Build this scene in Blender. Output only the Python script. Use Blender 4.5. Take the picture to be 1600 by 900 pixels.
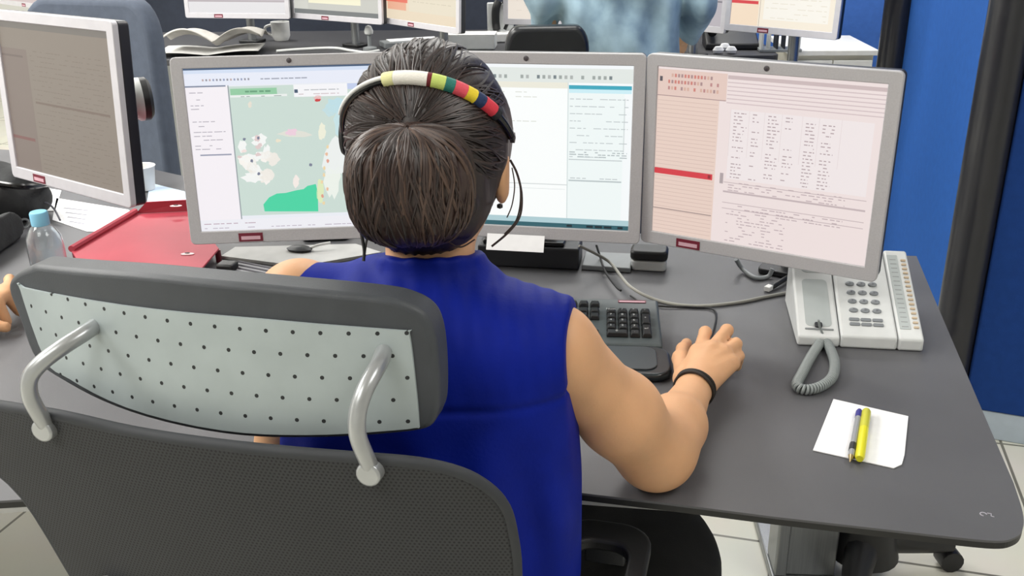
import bpy, math, random
import numpy as np
from mathutils import Vector, Matrix

for o in list(bpy.data.objects):
    bpy.data.objects.remove(o, do_unlink=True)
S = bpy.context.scene
COL = S.collection
PI = math.pi
random.seed(7)
RNG = np.random.default_rng(7)

# ------------------------------------------------------------------ camera, light, exposure
FPX, CAMH, PITCH, ROLL = 1499.56, 1.4038, 0.3862, -0.0157
_F = Vector((0, math.cos(PITCH), -math.sin(PITCH)))
_R0 = Vector((1, 0, 0)); _U0 = _R0.cross(_F)
_R = math.cos(ROLL)*_R0 + math.sin(ROLL)*_U0
_U = -math.sin(ROLL)*_R0 + math.cos(ROLL)*_U0
cam = bpy.data.cameras.new('camera'); camo = bpy.data.objects.new('camera', cam); COL.objects.link(camo)
cam.sensor_width = 36; cam.lens = FPX/1600*36; cam.clip_start = 0.02
camo.matrix_world = Matrix(((_R.x, _U.x, -_F.x, 0), (_R.y, _U.y, -_F.y, 0), (_R.z, _U.z, -_F.z, CAMH), (0, 0, 0, 1)))
S.camera = camo
S.view_settings.view_transform = 'Standard'; S.view_settings.look = 'None'
S.view_settings.gamma = 1.0; S.view_settings.use_curve_mapping = False
S.view_settings.exposure = 0.0
W_ = bpy.data.worlds.new('world'); S.world = W_; W_.use_nodes = True
W_.node_tree.nodes['Background'].inputs[0].default_value = (0.9, 0.95, 1, 1)
W_.node_tree.nodes['Background'].inputs[1].default_value = 0.3
# ceiling light panels: (x, y, size x, size y, watts)
LAMPS = [(-2.6, 1.2, 1.2, 1.2, 90), (-2.4, 2.8, 1.2, 1.2, 75), (0.2, 2.9, 1.2, 1.2, 34), (2.1, 3.4, 1.0, 1.0, 20), (-2.0, 5.2, 1.2, 1.2, 75),
         (0.8, 5.0, 1.2, 1.2, 55), (-1.2, -0.6, 1.2, 1.2, 26), (1.5, 0.4, 1.0, 1.0, 24)]
CEIL = 2.75
for i, (lx, ly, sx, sy, w) in enumerate(LAMPS):
    ld = bpy.data.lights.new('ceiling_lamp', 'AREA'); ld.shape = 'RECTANGLE'; ld.size = sx; ld.size_y = sy; ld.energy = w
    ld.color = (1, 0.985, 0.95)
    lo = bpy.data.objects.new('ceiling_lamp', ld); COL.objects.link(lo); lo.location = (lx, ly, CEIL-0.04)

# ------------------------------------------------------------------ measuring helpers (photo pixel -> place in the room)
def ray(px, py):
    return _F + _R*((px-800)/FPX) - _U*((py-450)/FPX)
CAMP = Vector((0, 0, CAMH))
def G(px, py, z=0.73):
    d = ray(px, py); return CAMP + d*((z-CAMH)/d.z)
def V(px, py, depth):
    return CAMP + ray(px, py)*depth

# ------------------------------------------------------------------ mesh helpers
def srgb(c):
    return tuple(((x/255)/12.92 if x/255 <= 0.04045 else ((x/255+0.055)/1.055)**2.4) for x in c)
class MB:
    def __init__(s): s.v, s.f, s.m = [], [], []
    def add(s, vs, fs, mi=0, M=None):
        n = len(s.v)
        s.v += [tuple(M @ Vector(p)) if M is not None else tuple(p) for p in vs]
        s.f += [tuple(i+n for i in f) for f in fs]; s.m += [mi]*len(fs); return s
    def box(s, c, d, mi=0, M=None, R=None):
        x, y, z = [k/2 for k in d]
        vs = [Vector((a*x, b*y, e*z)) for e in (-1, 1) for b in (-1, 1) for a in (-1, 1)]
        if R is not None: vs = [R @ p for p in vs]
        vs = [p+Vector(c) for p in vs]
        return s.add(vs, [(0, 2, 3, 1), (4, 5, 7, 6), (0, 1, 5, 4), (2, 6, 7, 3), (0, 4, 6, 2), (1, 3, 7, 5)], mi, M)
    def prism(s, poly, z0, z1, mi=0, M=None):
        n = len(poly); a = sum(poly[i][0]*poly[(i+1) % n][1]-poly[(i+1) % n][0]*poly[i][1] for i in range(n))
        if a < 0: poly = poly[::-1]
        vs = [(p[0], p[1], z0) for p in poly]+[(p[0], p[1], z1) for p in poly]
        fs = [tuple(range(n-1, -1, -1)), tuple(range(n, 2*n))]+[(i, (i+1) % n, n+(i+1) % n, n+i) for i in range(n)]
        return s.add(vs, fs, mi, M)
    def tube(s, path, r, n=10, mi=0, M=None, closed=False, caps=True):
        P = [Vector(p) for p in path]; k = len(P); rr = r if isinstance(r, (list, tuple)) else [r]*k
        T = []
        for i in range(k):
            a = P[(i-1) % k] if (closed or i) else P[0]; b = P[(i+1) % k] if (closed or i < k-1) else P[-1]
            d = b-a; T.append(d.normalized() if d.length > 1e-9 else Vector((0, 0, 1)))
        u = T[0].orthogonal().normalized(); vs = []
        for i in range(k):
            u = (u-T[i]*u.dot(T[i])); u = u.normalized() if u.length > 1e-6 else T[i].orthogonal().normalized()
            w = T[i].cross(u)
            for j in range(n):
                t = 2*PI*j/n; vs.append(P[i]+(u*math.cos(t)+w*math.sin(t))*rr[i])
        fs = []
        for i in range(k if closed else k-1):
            for j in range(n):
                a = i*n+j; b = i*n+(j+1) % n; c = ((i+1) % k)*n+(j+1) % n; d = ((i+1) % k)*n+j; fs.append((a, b, c, d))
        if caps and not closed: fs += [tuple(range(n-1, -1, -1)), tuple(range((k-1)*n, k*n))]
        return s.add(vs, fs, mi, M)
    def lathe(s, prof, n=24, mi=0, M=None):
        vs = [(r*math.cos(2*PI*j/n), r*math.sin(2*PI*j/n), z) for r, z in prof for j in range(n)]; fs = []
        for i in range(len(prof)-1):
            for j in range(n):
                fs.append((i*n+j, i*n+(j+1) % n, (i+1)*n+(j+1) % n, (i+1)*n+j))
        if prof[0][0] > 1e-5: fs.append(tuple(range(n-1, -1, -1)))
        if prof[-1][0] > 1e-5: fs.append(tuple(range((len(prof)-1)*n, len(prof)*n)))
        return s.add(vs, fs, mi, M)
    def grid(s, fn, nu, nv, mi=0, M=None, closed_u=False):
        vs = [fn(i/nu, j/nv) for j in range(nv+1) for i in range(nu+1)]
        fs = [(j*(nu+1)+i, j*(nu+1)+i+1, (j+1)*(nu+1)+i+1, (j+1)*(nu+1)+i) for j in range(nv) for i in range(nu)]
        return s.add(vs, fs, mi, M)
    def build(s, name, mats, parent=None, smooth=True, bevel=0, seg=2, solid=0, sub=0, loc=None, rz=0):
        me = bpy.data.meshes.new(name); me.from_pydata(s.v, [], s.f)
        mats = mats if isinstance(mats, (list, tuple)) else [mats]
        for m in mats: me.materials.append(m)
        me.polygons.foreach_set('material_index', s.m)
        return link(name, me, parent, smooth, bevel, seg, solid, sub, loc, rz)
def link(name, me, parent=None, smooth=True, bevel=0, seg=2, solid=0, sub=0, loc=None, rz=0):
    me.validate(); me.update()
    o = bpy.data.objects.new(name, me); COL.objects.link(o)
    if parent: o.parent = parent
    if loc is not None: o.location = loc
    if rz: o.rotation_euler.z = rz
    if smooth:
        me.polygons.foreach_set('use_smooth', [True]*len(me.polygons))
        if not sub: me.set_sharp_from_angle(angle=math.radians(38))
    if solid:
        md = o.modifiers.new('solid', 'SOLIDIFY'); md.thickness = solid; md.offset = 0
    if bevel:
        md = o.modifiers.new('bevel', 'BEVEL'); md.width = bevel; md.segments = seg; md.limit_method = 'ANGLE'; md.angle_limit = math.radians(40)
        md.harden_normals = False
    if sub:
        md = o.modifiers.new('sub', 'SUBSURF'); md.levels = sub; md.render_levels = sub
    return o
def tag(o, label, cat, group=None, kind=None):
    o['label'] = label; o['category'] = cat
    if group: o['group'] = group
    if kind: o['kind'] = kind
    return o
def empty(name, loc, rz=0, label=None, cat=None, group=None):
    o = bpy.data.objects.new(name, None); COL.objects.link(o); o.location = loc; o.rotation_euler.z = rz
    o.empty_display_size = 0.05
    if label: tag(o, label, cat, group)
    return o
def struct(o): o['kind'] = 'structure'; return o
def rrect(x0, y0, x1, y1, r, n=5):
    out = []
    for cx, cy, a in ((x1-r, y1-r, 0), (x0+r, y1-r, 90), (x0+r, y0+r, 180), (x1-r, y0+r, 270)):
        for k in range(n+1):
            t = math.radians(a+90*k/n); out.append((cx+r*math.cos(t), cy+r*math.sin(t)))
    return out
def smoothpath(pts, n=8, closed=False):
    P = [Vector(p) for p in pts]; k = len(P); out = []
    for i in range(k if closed else k-1):
        p0 = P[(i-1) % k] if (closed or i) else P[0]; p1 = P[i]; p2 = P[(i+1) % k]
        p3 = P[(i+2) % k] if (closed or i < k-2) else P[-1]
        for j in range(n):
            t = j/n; out.append(0.5*((2*p1)+(p2-p0)*t+(2*p0-5*p1+4*p2-p3)*t*t+(3*p1-p0-3*p2+p3)*t**3))
    if not closed: out.append(P[-1])
    return out
def text_geo(mb, txt, size, M, mi=0, depth=0.0):
    cu = bpy.data.curves.new('t', 'FONT'); cu.body = txt; cu.size = size; cu.align_x = 'CENTER'; cu.align_y = 'CENTER'; cu.resolution_u = 2
    ob = bpy.data.objects.new('t', cu); COL.objects.link(ob)
    dg = bpy.context.evaluated_depsgraph_get(); dg.update()
    me = bpy.data.meshes.new_from_object(ob.evaluated_get(dg))
    mb.add([v.co.copy() for v in me.vertices], [tuple(p.vertices) for p in me.polygons], mi, M)
    bpy.data.objects.remove(ob, do_unlink=True); bpy.data.curves.remove(cu); bpy.data.meshes.remove(me)

# ------------------------------------------------------------------ sculpting by signed distance + surface nets
def _rotinv(R): return np.array(R.to_3x3().transposed()) if R is not None else None
class Sculpt:
    def __init__(s, lo, hi, h):
        s.h = h; s.lo = np.array(lo, float); s.n = np.ceil((np.array(hi)-s.lo)/h).astype(int)+1
        s.F = np.full(tuple(s.n), 1.0, np.float32)
    def _win(s, a, b):
        i0 = np.clip(np.floor((a-s.lo)/s.h).astype(int), 0, s.n); i1 = np.clip(np.ceil((b-s.lo)/s.h).astype(int)+1, 0, s.n)
        return i0, i1
    def _xyz(s, i0, i1):
        ax = [(s.lo[k]+s.h*np.arange(i0[k], i1[k])).astype(np.float32) for k in range(3)]
        return ax[0][:, None, None], ax[1][None, :, None], ax[2][None, None, :]
    def _mix(s, i0, i1, d, k, sub=False):
        sl = tuple(slice(a, b) for a, b in zip(i0, i1)); f = s.F[sl]
        if sub:
            d = -d; hh = np.maximum(k-np.abs(f-d), 0)/max(k, 1e-6); s.F[sl] = np.maximum(f, d)+hh*hh*k*0.25
        else:
            hh = np.maximum(k-np.abs(f-d), 0)/max(k, 1e-6); s.F[sl] = np.minimum(f, d)-hh*hh*k*0.25
    def cap(s, a, b, ra, rb=None, k=0.015, sub=False):
        rb = ra if rb is None else rb; a = np.array(a, float); b = np.array(b, float); pad = max(ra, rb)+k+3*s.h
        i0, i1 = s._win(np.minimum(a, b)-pad, np.maximum(a, b)+pad)
        if np.any(i1 <= i0): return s
        X, Y, Z = s._xyz(i0, i1); ab = b-a; L2 = max(ab@ab, 1e-12)
        t = np.clip(((X-a[0])*ab[0]+(Y-a[1])*ab[1]+(Z-a[2])*ab[2])/L2, 0, 1)
        d = np.sqrt((X-a[0]-t*ab[0])**2+(Y-a[1]-t*ab[1])**2+(Z-a[2]-t*ab[2])**2)-(ra+(rb-ra)*t)
        s._mix(i0, i1, d.astype(np.float32), k, sub); return s
    def ell(s, c, r, R=None, k=0.015, sub=False):
        c = np.array(c, float); r = np.array(r, float); pad = max(r)+k+3*s.h; i0, i1 = s._win(c-pad, c+pad)
        if np.any(i1 <= i0): return s
        X, Y, Z = s._xyz(i0, i1); X, Y, Z = X-c[0], Y-c[1], Z-c[2]
        if R is not None:
            q = _rotinv(R); X, Y, Z = q[0, 0]*X+q[0, 1]*Y+q[0, 2]*Z, q[1, 0]*X+q[1, 1]*Y+q[1, 2]*Z, q[2, 0]*X+q[2, 1]*Y+q[2, 2]*Z
        k0 = np.sqrt((X/r[0])**2+(Y/r[1])**2+(Z/r[2])**2); k1 = np.sqrt((X/r[0]**2)**2+(Y/r[1]**2)**2+(Z/r[2]**2)**2)
        d = k0*(k0-1)/np.maximum(k1, 1e-4)
        s._mix(i0, i1, d.astype(np.float32), k, sub); return s
    def sup(s, c, r, p=2.6, k=0.006):
        c = np.array(c, float); r = np.array(r, float); i0, i1 = s._win(c-r-k-3*s.h, c+r+k+3*s.h); X, Y, Z = s._xyz(i0, i1)
        n = (np.abs((X-c[0])/r[0])**p+np.abs((Y-c[1])/r[1])**p+np.abs((Z-c[2])/r[2])**p)**(1/p)
        s._mix(i0, i1, ((n-1)*min(r)).astype(np.float32), k); return s
    def cut(s, p, n, k=0.004):
        n = np.array(n, float); n /= np.linalg.norm(n); X, Y, Z = s._xyz(np.zeros(3, int), s.n)
        d = (X-p[0])*n[0]+(Y-p[1])*n[1]+(Z-p[2])*n[2]
        hh = np.maximum(k-np.abs(s.F-d), 0)/k; s.F = (np.maximum(s.F, d)+hh*hh*k*0.25).astype(np.float32); return s
    def disp(s, fn):
        X, Y, Z = s._xyz(np.zeros(3, int), s.n); s.F = s.F+fn(X, Y, Z).astype(np.float32); return s
    def mesh(s, name, smooth=1):
        F = s.F; F[0], F[-1], F[:, 0], F[:, -1], F[:, :, 0], F[:, :, -1] = 1, 1, 1, 1, 1, 1
        ins = F < 0; nx, ny, nz = F.shape
        cnt = np.zeros((nx-1, ny-1, nz-1), np.int8)
        for a in (0, 1):
            for b in (0, 1):
                for c in (0, 1): cnt += ins[a:nx-1+a, b:ny-1+b, c:nz-1+c]
        cells = np.argwhere((cnt > 0) & (cnt < 8)); idx = np.full(cnt.shape, -1, np.int32); idx[tuple(cells.T)] = np.arange(len(cells))
        acc = np.zeros((len(cells), 3)); num = np.zeros(len(cells))
        cor = [(a, b, c) for a in (0, 1) for b in (0, 1) for c in (0, 1)]
        for p in cor:
            for ax in range(3):
                if p[ax]: continue
                q = list(p); q[ax] = 1
                f0 = F[tuple((cells+np.array(p)).T)]; f1 = F[tuple((cells+np.array(q)).T)]
                m = (f0 < 0) != (f1 < 0); t = np.where(m, f0/np.where(m, f0-f1, 1), 0)
                pos = cells+np.array(p, float); pos[:, ax] += t; acc[m] += pos[m]; num[m] += 1
        vs = s.lo+s.h*acc/num[:, None]; faces = []
        for ax in range(3):
            o1, o2 = [(1, 2), (2, 0), (0, 1)][ax]
            sl0 = [slice(None)]*3; sl1 = [slice(None)]*3; sl0[ax] = slice(0, -1); sl1[ax] = slice(1, None)
            a = ins[tuple(sl0)]; b = ins[tuple(sl1)]
            for flip, mk in ((0, a & ~b), (1, ~a & b)):
                e = np.argwhere(mk)
                ok = (e[:, o1] > 0) & (e[:, o2] > 0) & (e[:, o1] < cnt.shape[o1]) & (e[:, o2] < cnt.shape[o2]); e = e[ok]
                def nb(d1, d2):
                    g = e.copy(); g[:, o1] -= d1; g[:, o2] -= d2; return idx[tuple(g.T)]
                q = np.stack([nb(1, 1), nb(0, 1), nb(0, 0), nb(1, 0)], 1)
                if flip: q = q[:, ::-1]
                faces.append(q)
        q = np.concatenate(faces); q = q[(q >= 0).all(1)]
        for _ in range(smooth):
            A = np.zeros_like(vs); C = np.zeros(len(vs))
            for i in range(4):
                for j in (1, 3):
                    np.add.at(A, q[:, i], vs[q[:, (i+j) % 4]]); np.add.at(C, q[:, i], 1)
            vs = vs*0.5+0.5*A/np.maximum(C, 1)[:, None]
        me = bpy.data.meshes.new(name); me.vertices.add(len(vs)); me.vertices.foreach_set('co', vs.astype(np.float32).ravel())
        me.loops.add(q.size); me.loops.foreach_set('vertex_index', q.ravel().astype(np.int32))
        me.polygons.add(len(q)); me.polygons.foreach_set('loop_start', np.arange(0, q.size, 4, dtype=np.int32))
        me.update(calc_edges=True); return me
    def build(s, name, m, parent=None, smooth=1):
        me = s.mesh(name, smooth)
        for k in (m if isinstance(m, (list, tuple)) else [m]): me.materials.append(k)
        o = link(name, me, parent, False); me.polygons.foreach_set('use_smooth', [True]*len(me.polygons)); return o

# ------------------------------------------------------------------ materials
def mat(name, c, rough=0.5, metal=0.0, spec=0.5, var=0.0, vscale=30, bump=0.0, bscale=200, stretch=None, c2=None, sss=0, alpha=1, trans=0, sheen=0, coat=0):
    m = bpy.data.materials.new(name); m.use_nodes = True; nt = m.node_tree; b = nt.nodes['Principled BSDF']
    b.inputs['Roughness'].default_value = rough; b.inputs['Metallic'].default_value = metal; b.inputs['Specular IOR Level'].default_value = spec
    col = srgb(c)+(1,); b.inputs['Base Color'].default_value = col
    if sheen: b.inputs['Sheen Weight'].default_value = sheen
    if coat: b.inputs['Coat Weight'].default_value = coat
    if trans: b.inputs['Transmission Weight'].default_value = trans
    if sss:
        b.inputs['Subsurface Weight'].default_value = sss; b.inputs['Subsurface Radius'].default_value = (0.012, 0.005, 0.003); b.inputs['Subsurface Scale'].default_value = 0.5
    tc = nt.nodes.new('ShaderNodeTexCoord'); mp = nt.nodes.new('ShaderNodeMapping'); nt.links.new(tc.outputs['Object'], mp.inputs[0])
    if stretch: mp.inputs['Scale'].default_value = stretch
    if var or c2:
        nz = nt.nodes.new('ShaderNodeTexNoise'); nz.inputs['Scale'].default_value = vscale; nz.inputs['Detail'].default_value = 4; nt.links.new(mp.outputs[0], nz.inputs[0])
        mx = nt.nodes.new('ShaderNodeMix'); mx.data_type = 'RGBA'
        mx.inputs[6].default_value = tuple(x*(1-var) for x in col[:3])+(1,)
        mx.inputs[7].default_value = (srgb(c2)+(1,)) if c2 else tuple(min(1, x*(1+var)) for x in col[:3])+(1,)
        rp = nt.nodes.new('ShaderNodeMapRange'); rp.inputs[1].default_value = 0.35; rp.inputs[2].default_value = 0.65
        nt.links.new(nz.outputs[0], rp.inputs[0]); nt.links.new(rp.outputs[0], mx.inputs[0]); nt.links.new(mx.outputs[2], b.inputs['Base Color'])
    if bump:
        n2 = nt.nodes.new('ShaderNodeTexNoise'); n2.inputs['Scale'].default_value = bscale; nt.links.new(mp.outputs[0], n2.inputs[0])
        bp = nt.nodes.new('ShaderNodeBump'); bp.inputs['Strength'].default_value = bump; bp.inputs['Distance'].default_value = 0.002
        nt.links.new(n2.outputs[0], bp.inputs['Height']); nt.links.new(bp.outputs[0], b.inputs['Normal'])
    return m
def display_mat(name, strength):
    m = bpy.data.materials.new(name); m.use_nodes = True; nt = m.node_tree; b = nt.nodes['Principled BSDF']
    b.inputs['Base Color'].default_value = (0.01, 0.01, 0.01, 1); b.inputs['Roughness'].default_value = 0.5
    at = nt.nodes.new('ShaderNodeAttribute'); at.attribute_name = 'Col'
    nt.links.new(at.outputs['Color'], b.inputs['Emission Color']); b.inputs['Emission Strength'].default_value = strength
    return m
M_silver = mat('silver_plastic', (182, 180, 183), 0.45, 0.0, var=0.04, vscale=400)
M_black = mat('black_plastic', (26, 26, 28), 0.45, bump=0.15, bscale=900)
M_dark = mat('charcoal_plastic', (44, 46, 50), 0.42, bump=0.15, bscale=900)
M_gloss = mat('gloss_black', (14, 14, 16), 0.2)
M_white = mat('white_plastic', (232, 232, 230), 0.45, var=0.03)
M_lgrey = mat('light_grey_plastic', (206, 208, 207), 0.45, var=0.03)
M_mgrey = mat('mid_grey_plastic', (134, 138, 140), 0.45, var=0.04)
M_paper = mat('white_paper', (242, 242, 244), 0.8, var=0.02, vscale=60)
M_ink = mat('grey_ink', (88, 88, 96), 0.8, var=0.1)
M_maroon = mat('maroon_label', (112, 28, 48), 0.5, var=0.05)
M_pinklabel = mat('pale_label', (212, 170, 182), 0.5, var=0.05)
M_desk = mat('graphite_laminate', (90, 90, 93), 0.46, spec=0.35, var=0.05, vscale=6, bump=0.12, bscale=700)
M_edge = mat('black_edge_band', (22, 22, 23), 0.45, var=0.1)
M_under = mat('pale_board', (178, 178, 176), 0.6, var=0.05)
M_metal = mat('brushed_grey_metal', (150, 152, 154), 0.35, 0.7, var=0.06, stretch=(40, 40, 1), vscale=8)
M_chrome = mat('painted_silver_tube', (176, 178, 180), 0.3, 0.55, var=0.03)
M_blackfab = mat('black_fabric', (30, 30, 32), 0.9, var=0.2, vscale=500, bump=0.3, bscale=900, sheen=0.1)
# ------------------------------------------------------------------ the room
def tile_mat():
    m = bpy.data.materials.new('pale_floor_tiles'); m.use_nodes = True; nt = m.node_tree; b = nt.nodes['Principled BSDF']
    tc = nt.nodes.new('ShaderNodeTexCoord'); mp = nt.nodes.new('ShaderNodeMapping'); mp.inputs['Rotation'].default_value = (0, 0, math.radians(15.5))
    mp.inputs['Location'].default_value = (-0.079, -0.139, 0)
    br = nt.nodes.new('ShaderNodeTexBrick'); br.offset = 0; br.inputs['Scale'].default_value = 1; br.inputs['Brick Width'].default_value = 0.6; br.inputs['Row Height'].default_value = 0.6
    br.inputs['Mortar Size'].default_value = 0.004; br.inputs['Color1'].default_value = srgb((222, 220, 208))+(1,); br.inputs['Color2'].default_value = srgb((216, 214, 202))+(1,); br.inputs['Mortar'].default_value = srgb((120, 118, 108))+(1,)
    nt.links.new(tc.outputs['Object'], mp.inputs[0]); nt.links.new(mp.outputs[0], br.inputs[0])
    nz = nt.nodes.new('ShaderNodeTexNoise'); nz.inputs['Scale'].default_value = 5; nt.links.new(mp.outputs[0], nz.inputs[0])
    mx = nt.nodes.new('ShaderNodeMix'); mx.data_type = 'RGBA'; mx.blend_type = 'MULTIPLY'; mx.inputs[0].default_value = 0.12
    nt.links.new(br.outputs[0], mx.inputs[6]); nt.links.new(nz.outputs[1], mx.inputs[7]); nt.links.new(mx.outputs[2], b.inputs['Base Color'])
    b.inputs['Roughness'].default_value = 0.3
    return m
M_wall = mat('painted_wall', (214, 214, 210), 0.8, var=0.03, vscale=3)
M_ceil = mat('ceiling_board', (235, 235, 232), 0.85, var=0.03, vscale=3)
X0, X1, Y0, Y1 = -4.2, 3.2, -2.6, 7.6
struct(MB().box(((X0+X1)/2, (Y0+Y1)/2, -0.05), (X1-X0+.4, Y1-Y0+.4, 0.1)).build('floor', tile_mat(), smooth=False))
struct(MB().box(((X0+X1)/2, (Y0+Y1)/2, CEIL+0.05), (X1-X0+.4, Y1-Y0+.4, 0.1)).build('ceiling', M_ceil, smooth=False))
struct(MB().box((X0-.05, (Y0+Y1)/2, CEIL/2), (0.1, Y1-Y0, CEIL)).build('wall_left', M_wall, smooth=False))
struct(MB().box((X1+.05, (Y0+Y1)/2, CEIL/2), (0.1, Y1-Y0, CEIL)).build('wall_right', M_wall, smooth=False))
struct(MB().box(((X0+X1)/2, Y1+.05, CEIL/2), (X1-X0, 0.1, CEIL)).build('wall_back', M_wall, smooth=False))
struct(MB().box(((X0+X1)/2, Y0-.05, CEIL/2), (X1-X0, 0.1, CEIL)).build('wall_front', M_wall, smooth=False))

# blue acoustic screens and black posts on the right
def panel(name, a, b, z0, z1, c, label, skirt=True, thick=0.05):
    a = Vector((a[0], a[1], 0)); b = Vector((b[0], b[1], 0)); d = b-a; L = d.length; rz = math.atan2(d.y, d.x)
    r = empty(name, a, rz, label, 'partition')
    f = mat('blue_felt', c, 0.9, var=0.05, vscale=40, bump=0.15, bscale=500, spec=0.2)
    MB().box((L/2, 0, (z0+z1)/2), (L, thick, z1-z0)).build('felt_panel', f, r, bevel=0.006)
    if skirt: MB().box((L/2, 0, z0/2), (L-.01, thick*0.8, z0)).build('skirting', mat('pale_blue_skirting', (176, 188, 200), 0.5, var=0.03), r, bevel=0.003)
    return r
M_post = mat('black_post', (32, 32, 38), 0.35, var=0.06, coat=0.2)
def post(p, r_, z1, label, name='partition_post'):
    r = empty(name, (p[0], p[1], 0), 0, label, 'post')
    MB().lathe([(r_, 0.02), (r_, z1)], 28).build('tube', M_post, r)
    MB().lathe([(r_*1.35, 0), (r_*1.35, 0.014), (r_*1.05, 0.024)], 28).build('foot_plate', M_post, r, bevel=0.002)
    MB().lathe([(r_*1.04, z1), (r_*1.04, z1+0.012), (r_*0.8, z1+0.022)], 28).build('cap', M_post, r)
PB = Vector((1.20, 2.36)); PA = Vector((1.385, 3.50)); BE = Vector((1.425, 3.45))
post(PB, 0.052, 2.1, 'nearer black round post between the bright blue and dark blue screens')
post(PA, 0.056, 2.1, 'farther black round post at the left end of the bright blue screen')
dC = Vector((0.92, -0.39)).normalized()
panel('partition_screen', PB+dC*0.051, PB+dC*1.6, 0.085, 2.1, (24, 58, 122), 'dark blue felt screen right of the desk behind the notepaper')  # same felt, darkened in the colour as it faces less light
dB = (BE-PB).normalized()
panel('partition_screen', PB+dB*0.06, BE, 0.085, 2.1, (33, 84, 158), 'bright blue felt screen between the two black posts')  # lighter blue carries the extra light on this lamp-facing side
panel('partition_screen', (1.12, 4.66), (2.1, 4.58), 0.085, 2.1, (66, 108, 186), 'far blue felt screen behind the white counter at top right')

# ------------------------------------------------------------------ the desk
DZ = 0.73
pts = [(1432, 400), (1455, 455), (1500, 560), (1548, 672), (1584, 755), (1598, 800), (1598, 826), (1585, 840), (1555, 845),
       (1480, 838), (1215, 808), (1050, 787), (890, 768), (640, 737), (430, 708), (250, 684)]
poly = [tuple(G(*p, DZ))[:2] for p in pts]
poly = poly[:4]+[(p.x, p.y) for p in smoothpath([(a, b, 0) for a, b in poly[4:10]], 5)]+poly[10:]
poly += [(-0.52, 1.10), (-0.56, 1.02), (-0.60, 0.995), (-0.66, 0.99), (-1.9, 1.02), (-2.4, 1.6), (-2.1, 3.0), (-1.2, 2.72), (-0.5, 2.22), (0.1, 2.02), (0.70, 1.81)]
dk = empty('desk', (0.0, 1.6, 0), 0, 'large dark grey L-shaped desk top carrying the monitors, on a grey metal column', 'desk')
IT = Matrix.Translation((0, -1.6, 0))
MB().prism(poly, DZ-0.003, DZ, 0, IT).build('desktop', M_desk, dk, smooth=False)
MB().prism(poly, DZ-0.011, DZ-0.0031, 0, IT).build('edge_band', M_edge, dk, smooth=False)
cx = sum(p[0] for p in poly)/len(poly); cy = sum(p[1] for p in poly)/len(poly)
wv = lambda x: min(1, max(0, (x-.10)/.12))
inner = [(cx+(p[0]-cx)*0.997-.012*wv(p[0]), cy+(p[1]-cy)*0.997+(.016*wv(p[0]) if p[1] < 1.3 else 0)) for p in poly]
MB().prism(inner, DZ-0.018, DZ-0.0111, 0, IT).build('board', M_under, dk, smooth=False)
lg = G(1262, 870, 0.0)
def desk_leg(x, y, rz):
    T = IT @ Matrix.Translation((x, y, 0)) @ Matrix.Rotation(rz, 4, 'Z')
    lm = MB(); lm.box((0, 0, 0.355), (0.13, 0.08, 0.66), 0, T); lm.box((-0.052, -0.043, 0.355), (0.026, 0.008, 0.66), 0, T)
    lm.box((0, -0.1, 0.698), (0.16, 0.5, 0.024), 0, T); lm.box((0, 0, 0.012), (0.14, 0.6, 0.024), 0, T)
    lm.build('leg', M_metal, dk, bevel=0.004)
desk_leg(0.63, 1.74, math.radians(-4)); desk_leg(-1.5, 1.75, 0.3)
# small pale strokes suggesting illegible writing at the corner of the desk
p = G(1540, 804, DZ); mk = MB()
T = Matrix.Translation((p.x, p.y-1.6, DZ+0.0002)) @ Matrix.Rotation(-0.2, 4, 'Z') @ Matrix.Diagonal((.6, .6, .6, 1))
mk.tube([(0.006*math.cos(t*0.5)-0.004, 0.006*math.sin(t*0.5), 0) for t in range(10)], 0.0011, 5, 0, T)
mk.tube([(0.004, 0.005, 0), (0.011, 0.004, 0), (0.009, -0.004, 0), (0.014, -0.006, 0)], 0.0011, 5, 0, T)
mk.build('edge_mark', mat('pale_mark', (176, 172, 182), 0.6, var=0.1), dk)

# ------------------------------------------------------------------ monitors
MW, MH = 0.405, 0.330
BS, BT, BB = 0.0205, 0.0195, 0.0235          # bezel: sides, top, bottom
def pose(m, x=0, z=0, y=0):
    """point on a monitor: x right and z up from the middle of its lower edge, y behind the front"""
    px, py, pz, yaw, t = m
    ex = Vector((math.cos(yaw), math.sin(yaw), 0)); n = Vector((-math.sin(yaw), math.cos(yaw), 0))
    ez = Vector((0, 0, math.cos(t)))+n*math.sin(t); ny = n*math.cos(t)-Vector((0, 0, math.sin(t)))
    return Vector((px, py, pz))+ex*x+ez*z+ny*y
def suv(m, px, py):
    o = pose(m); ex = pose(m, 1)-o; ez = pose(m, 0, 1)-o; n = ex.cross(ez); d = ray(px, py)
    h = CAMP+d*((o-CAMP).dot(n)/d.dot(n))-o
    return (h.dot(ex), h.dot(ez))
class Disp:
    def __init__(s): s.v, s.f, s.c, s.l = [], [], [], 0
    def poly(s, pts, col, layer=1):
        n = len(s.v); s.v += [(x, z, layer) for x, z in pts]
        a = sum(pts[i][0]*pts[(i+1) % len(pts)][1]-pts[(i+1) % len(pts)][0]*pts[i][1] for i in range(len(pts)))
        r = range(n, n+len(pts)); s.f.append(tuple(r) if a > 0 else tuple(reversed(r))); s.c.append(srgb(col))
    def rect(s, x0, z0, x1, z1, col, layer=1): s.poly([(x0, z0), (x1, z0), (x1, z1), (x0, z1)], col, layer)
    def build(s, name, m, parent, T):
        me = bpy.data.meshes.new(name); me.from_pydata([tuple(T @ Vector((x, -0.00005*l, z))) for x, z, l in s.v], [], s.f)
        me.materials.append(m); at = me.color_attributes.new('Col', 'FLOAT_COLOR', 'CORNER'); k = 0
        for p, c in zip(me.polygons, s.c):
            for _ in p.vertices: at.data[k].color = c+(1,); k += 1
        return link(name, me, parent, False)
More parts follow.
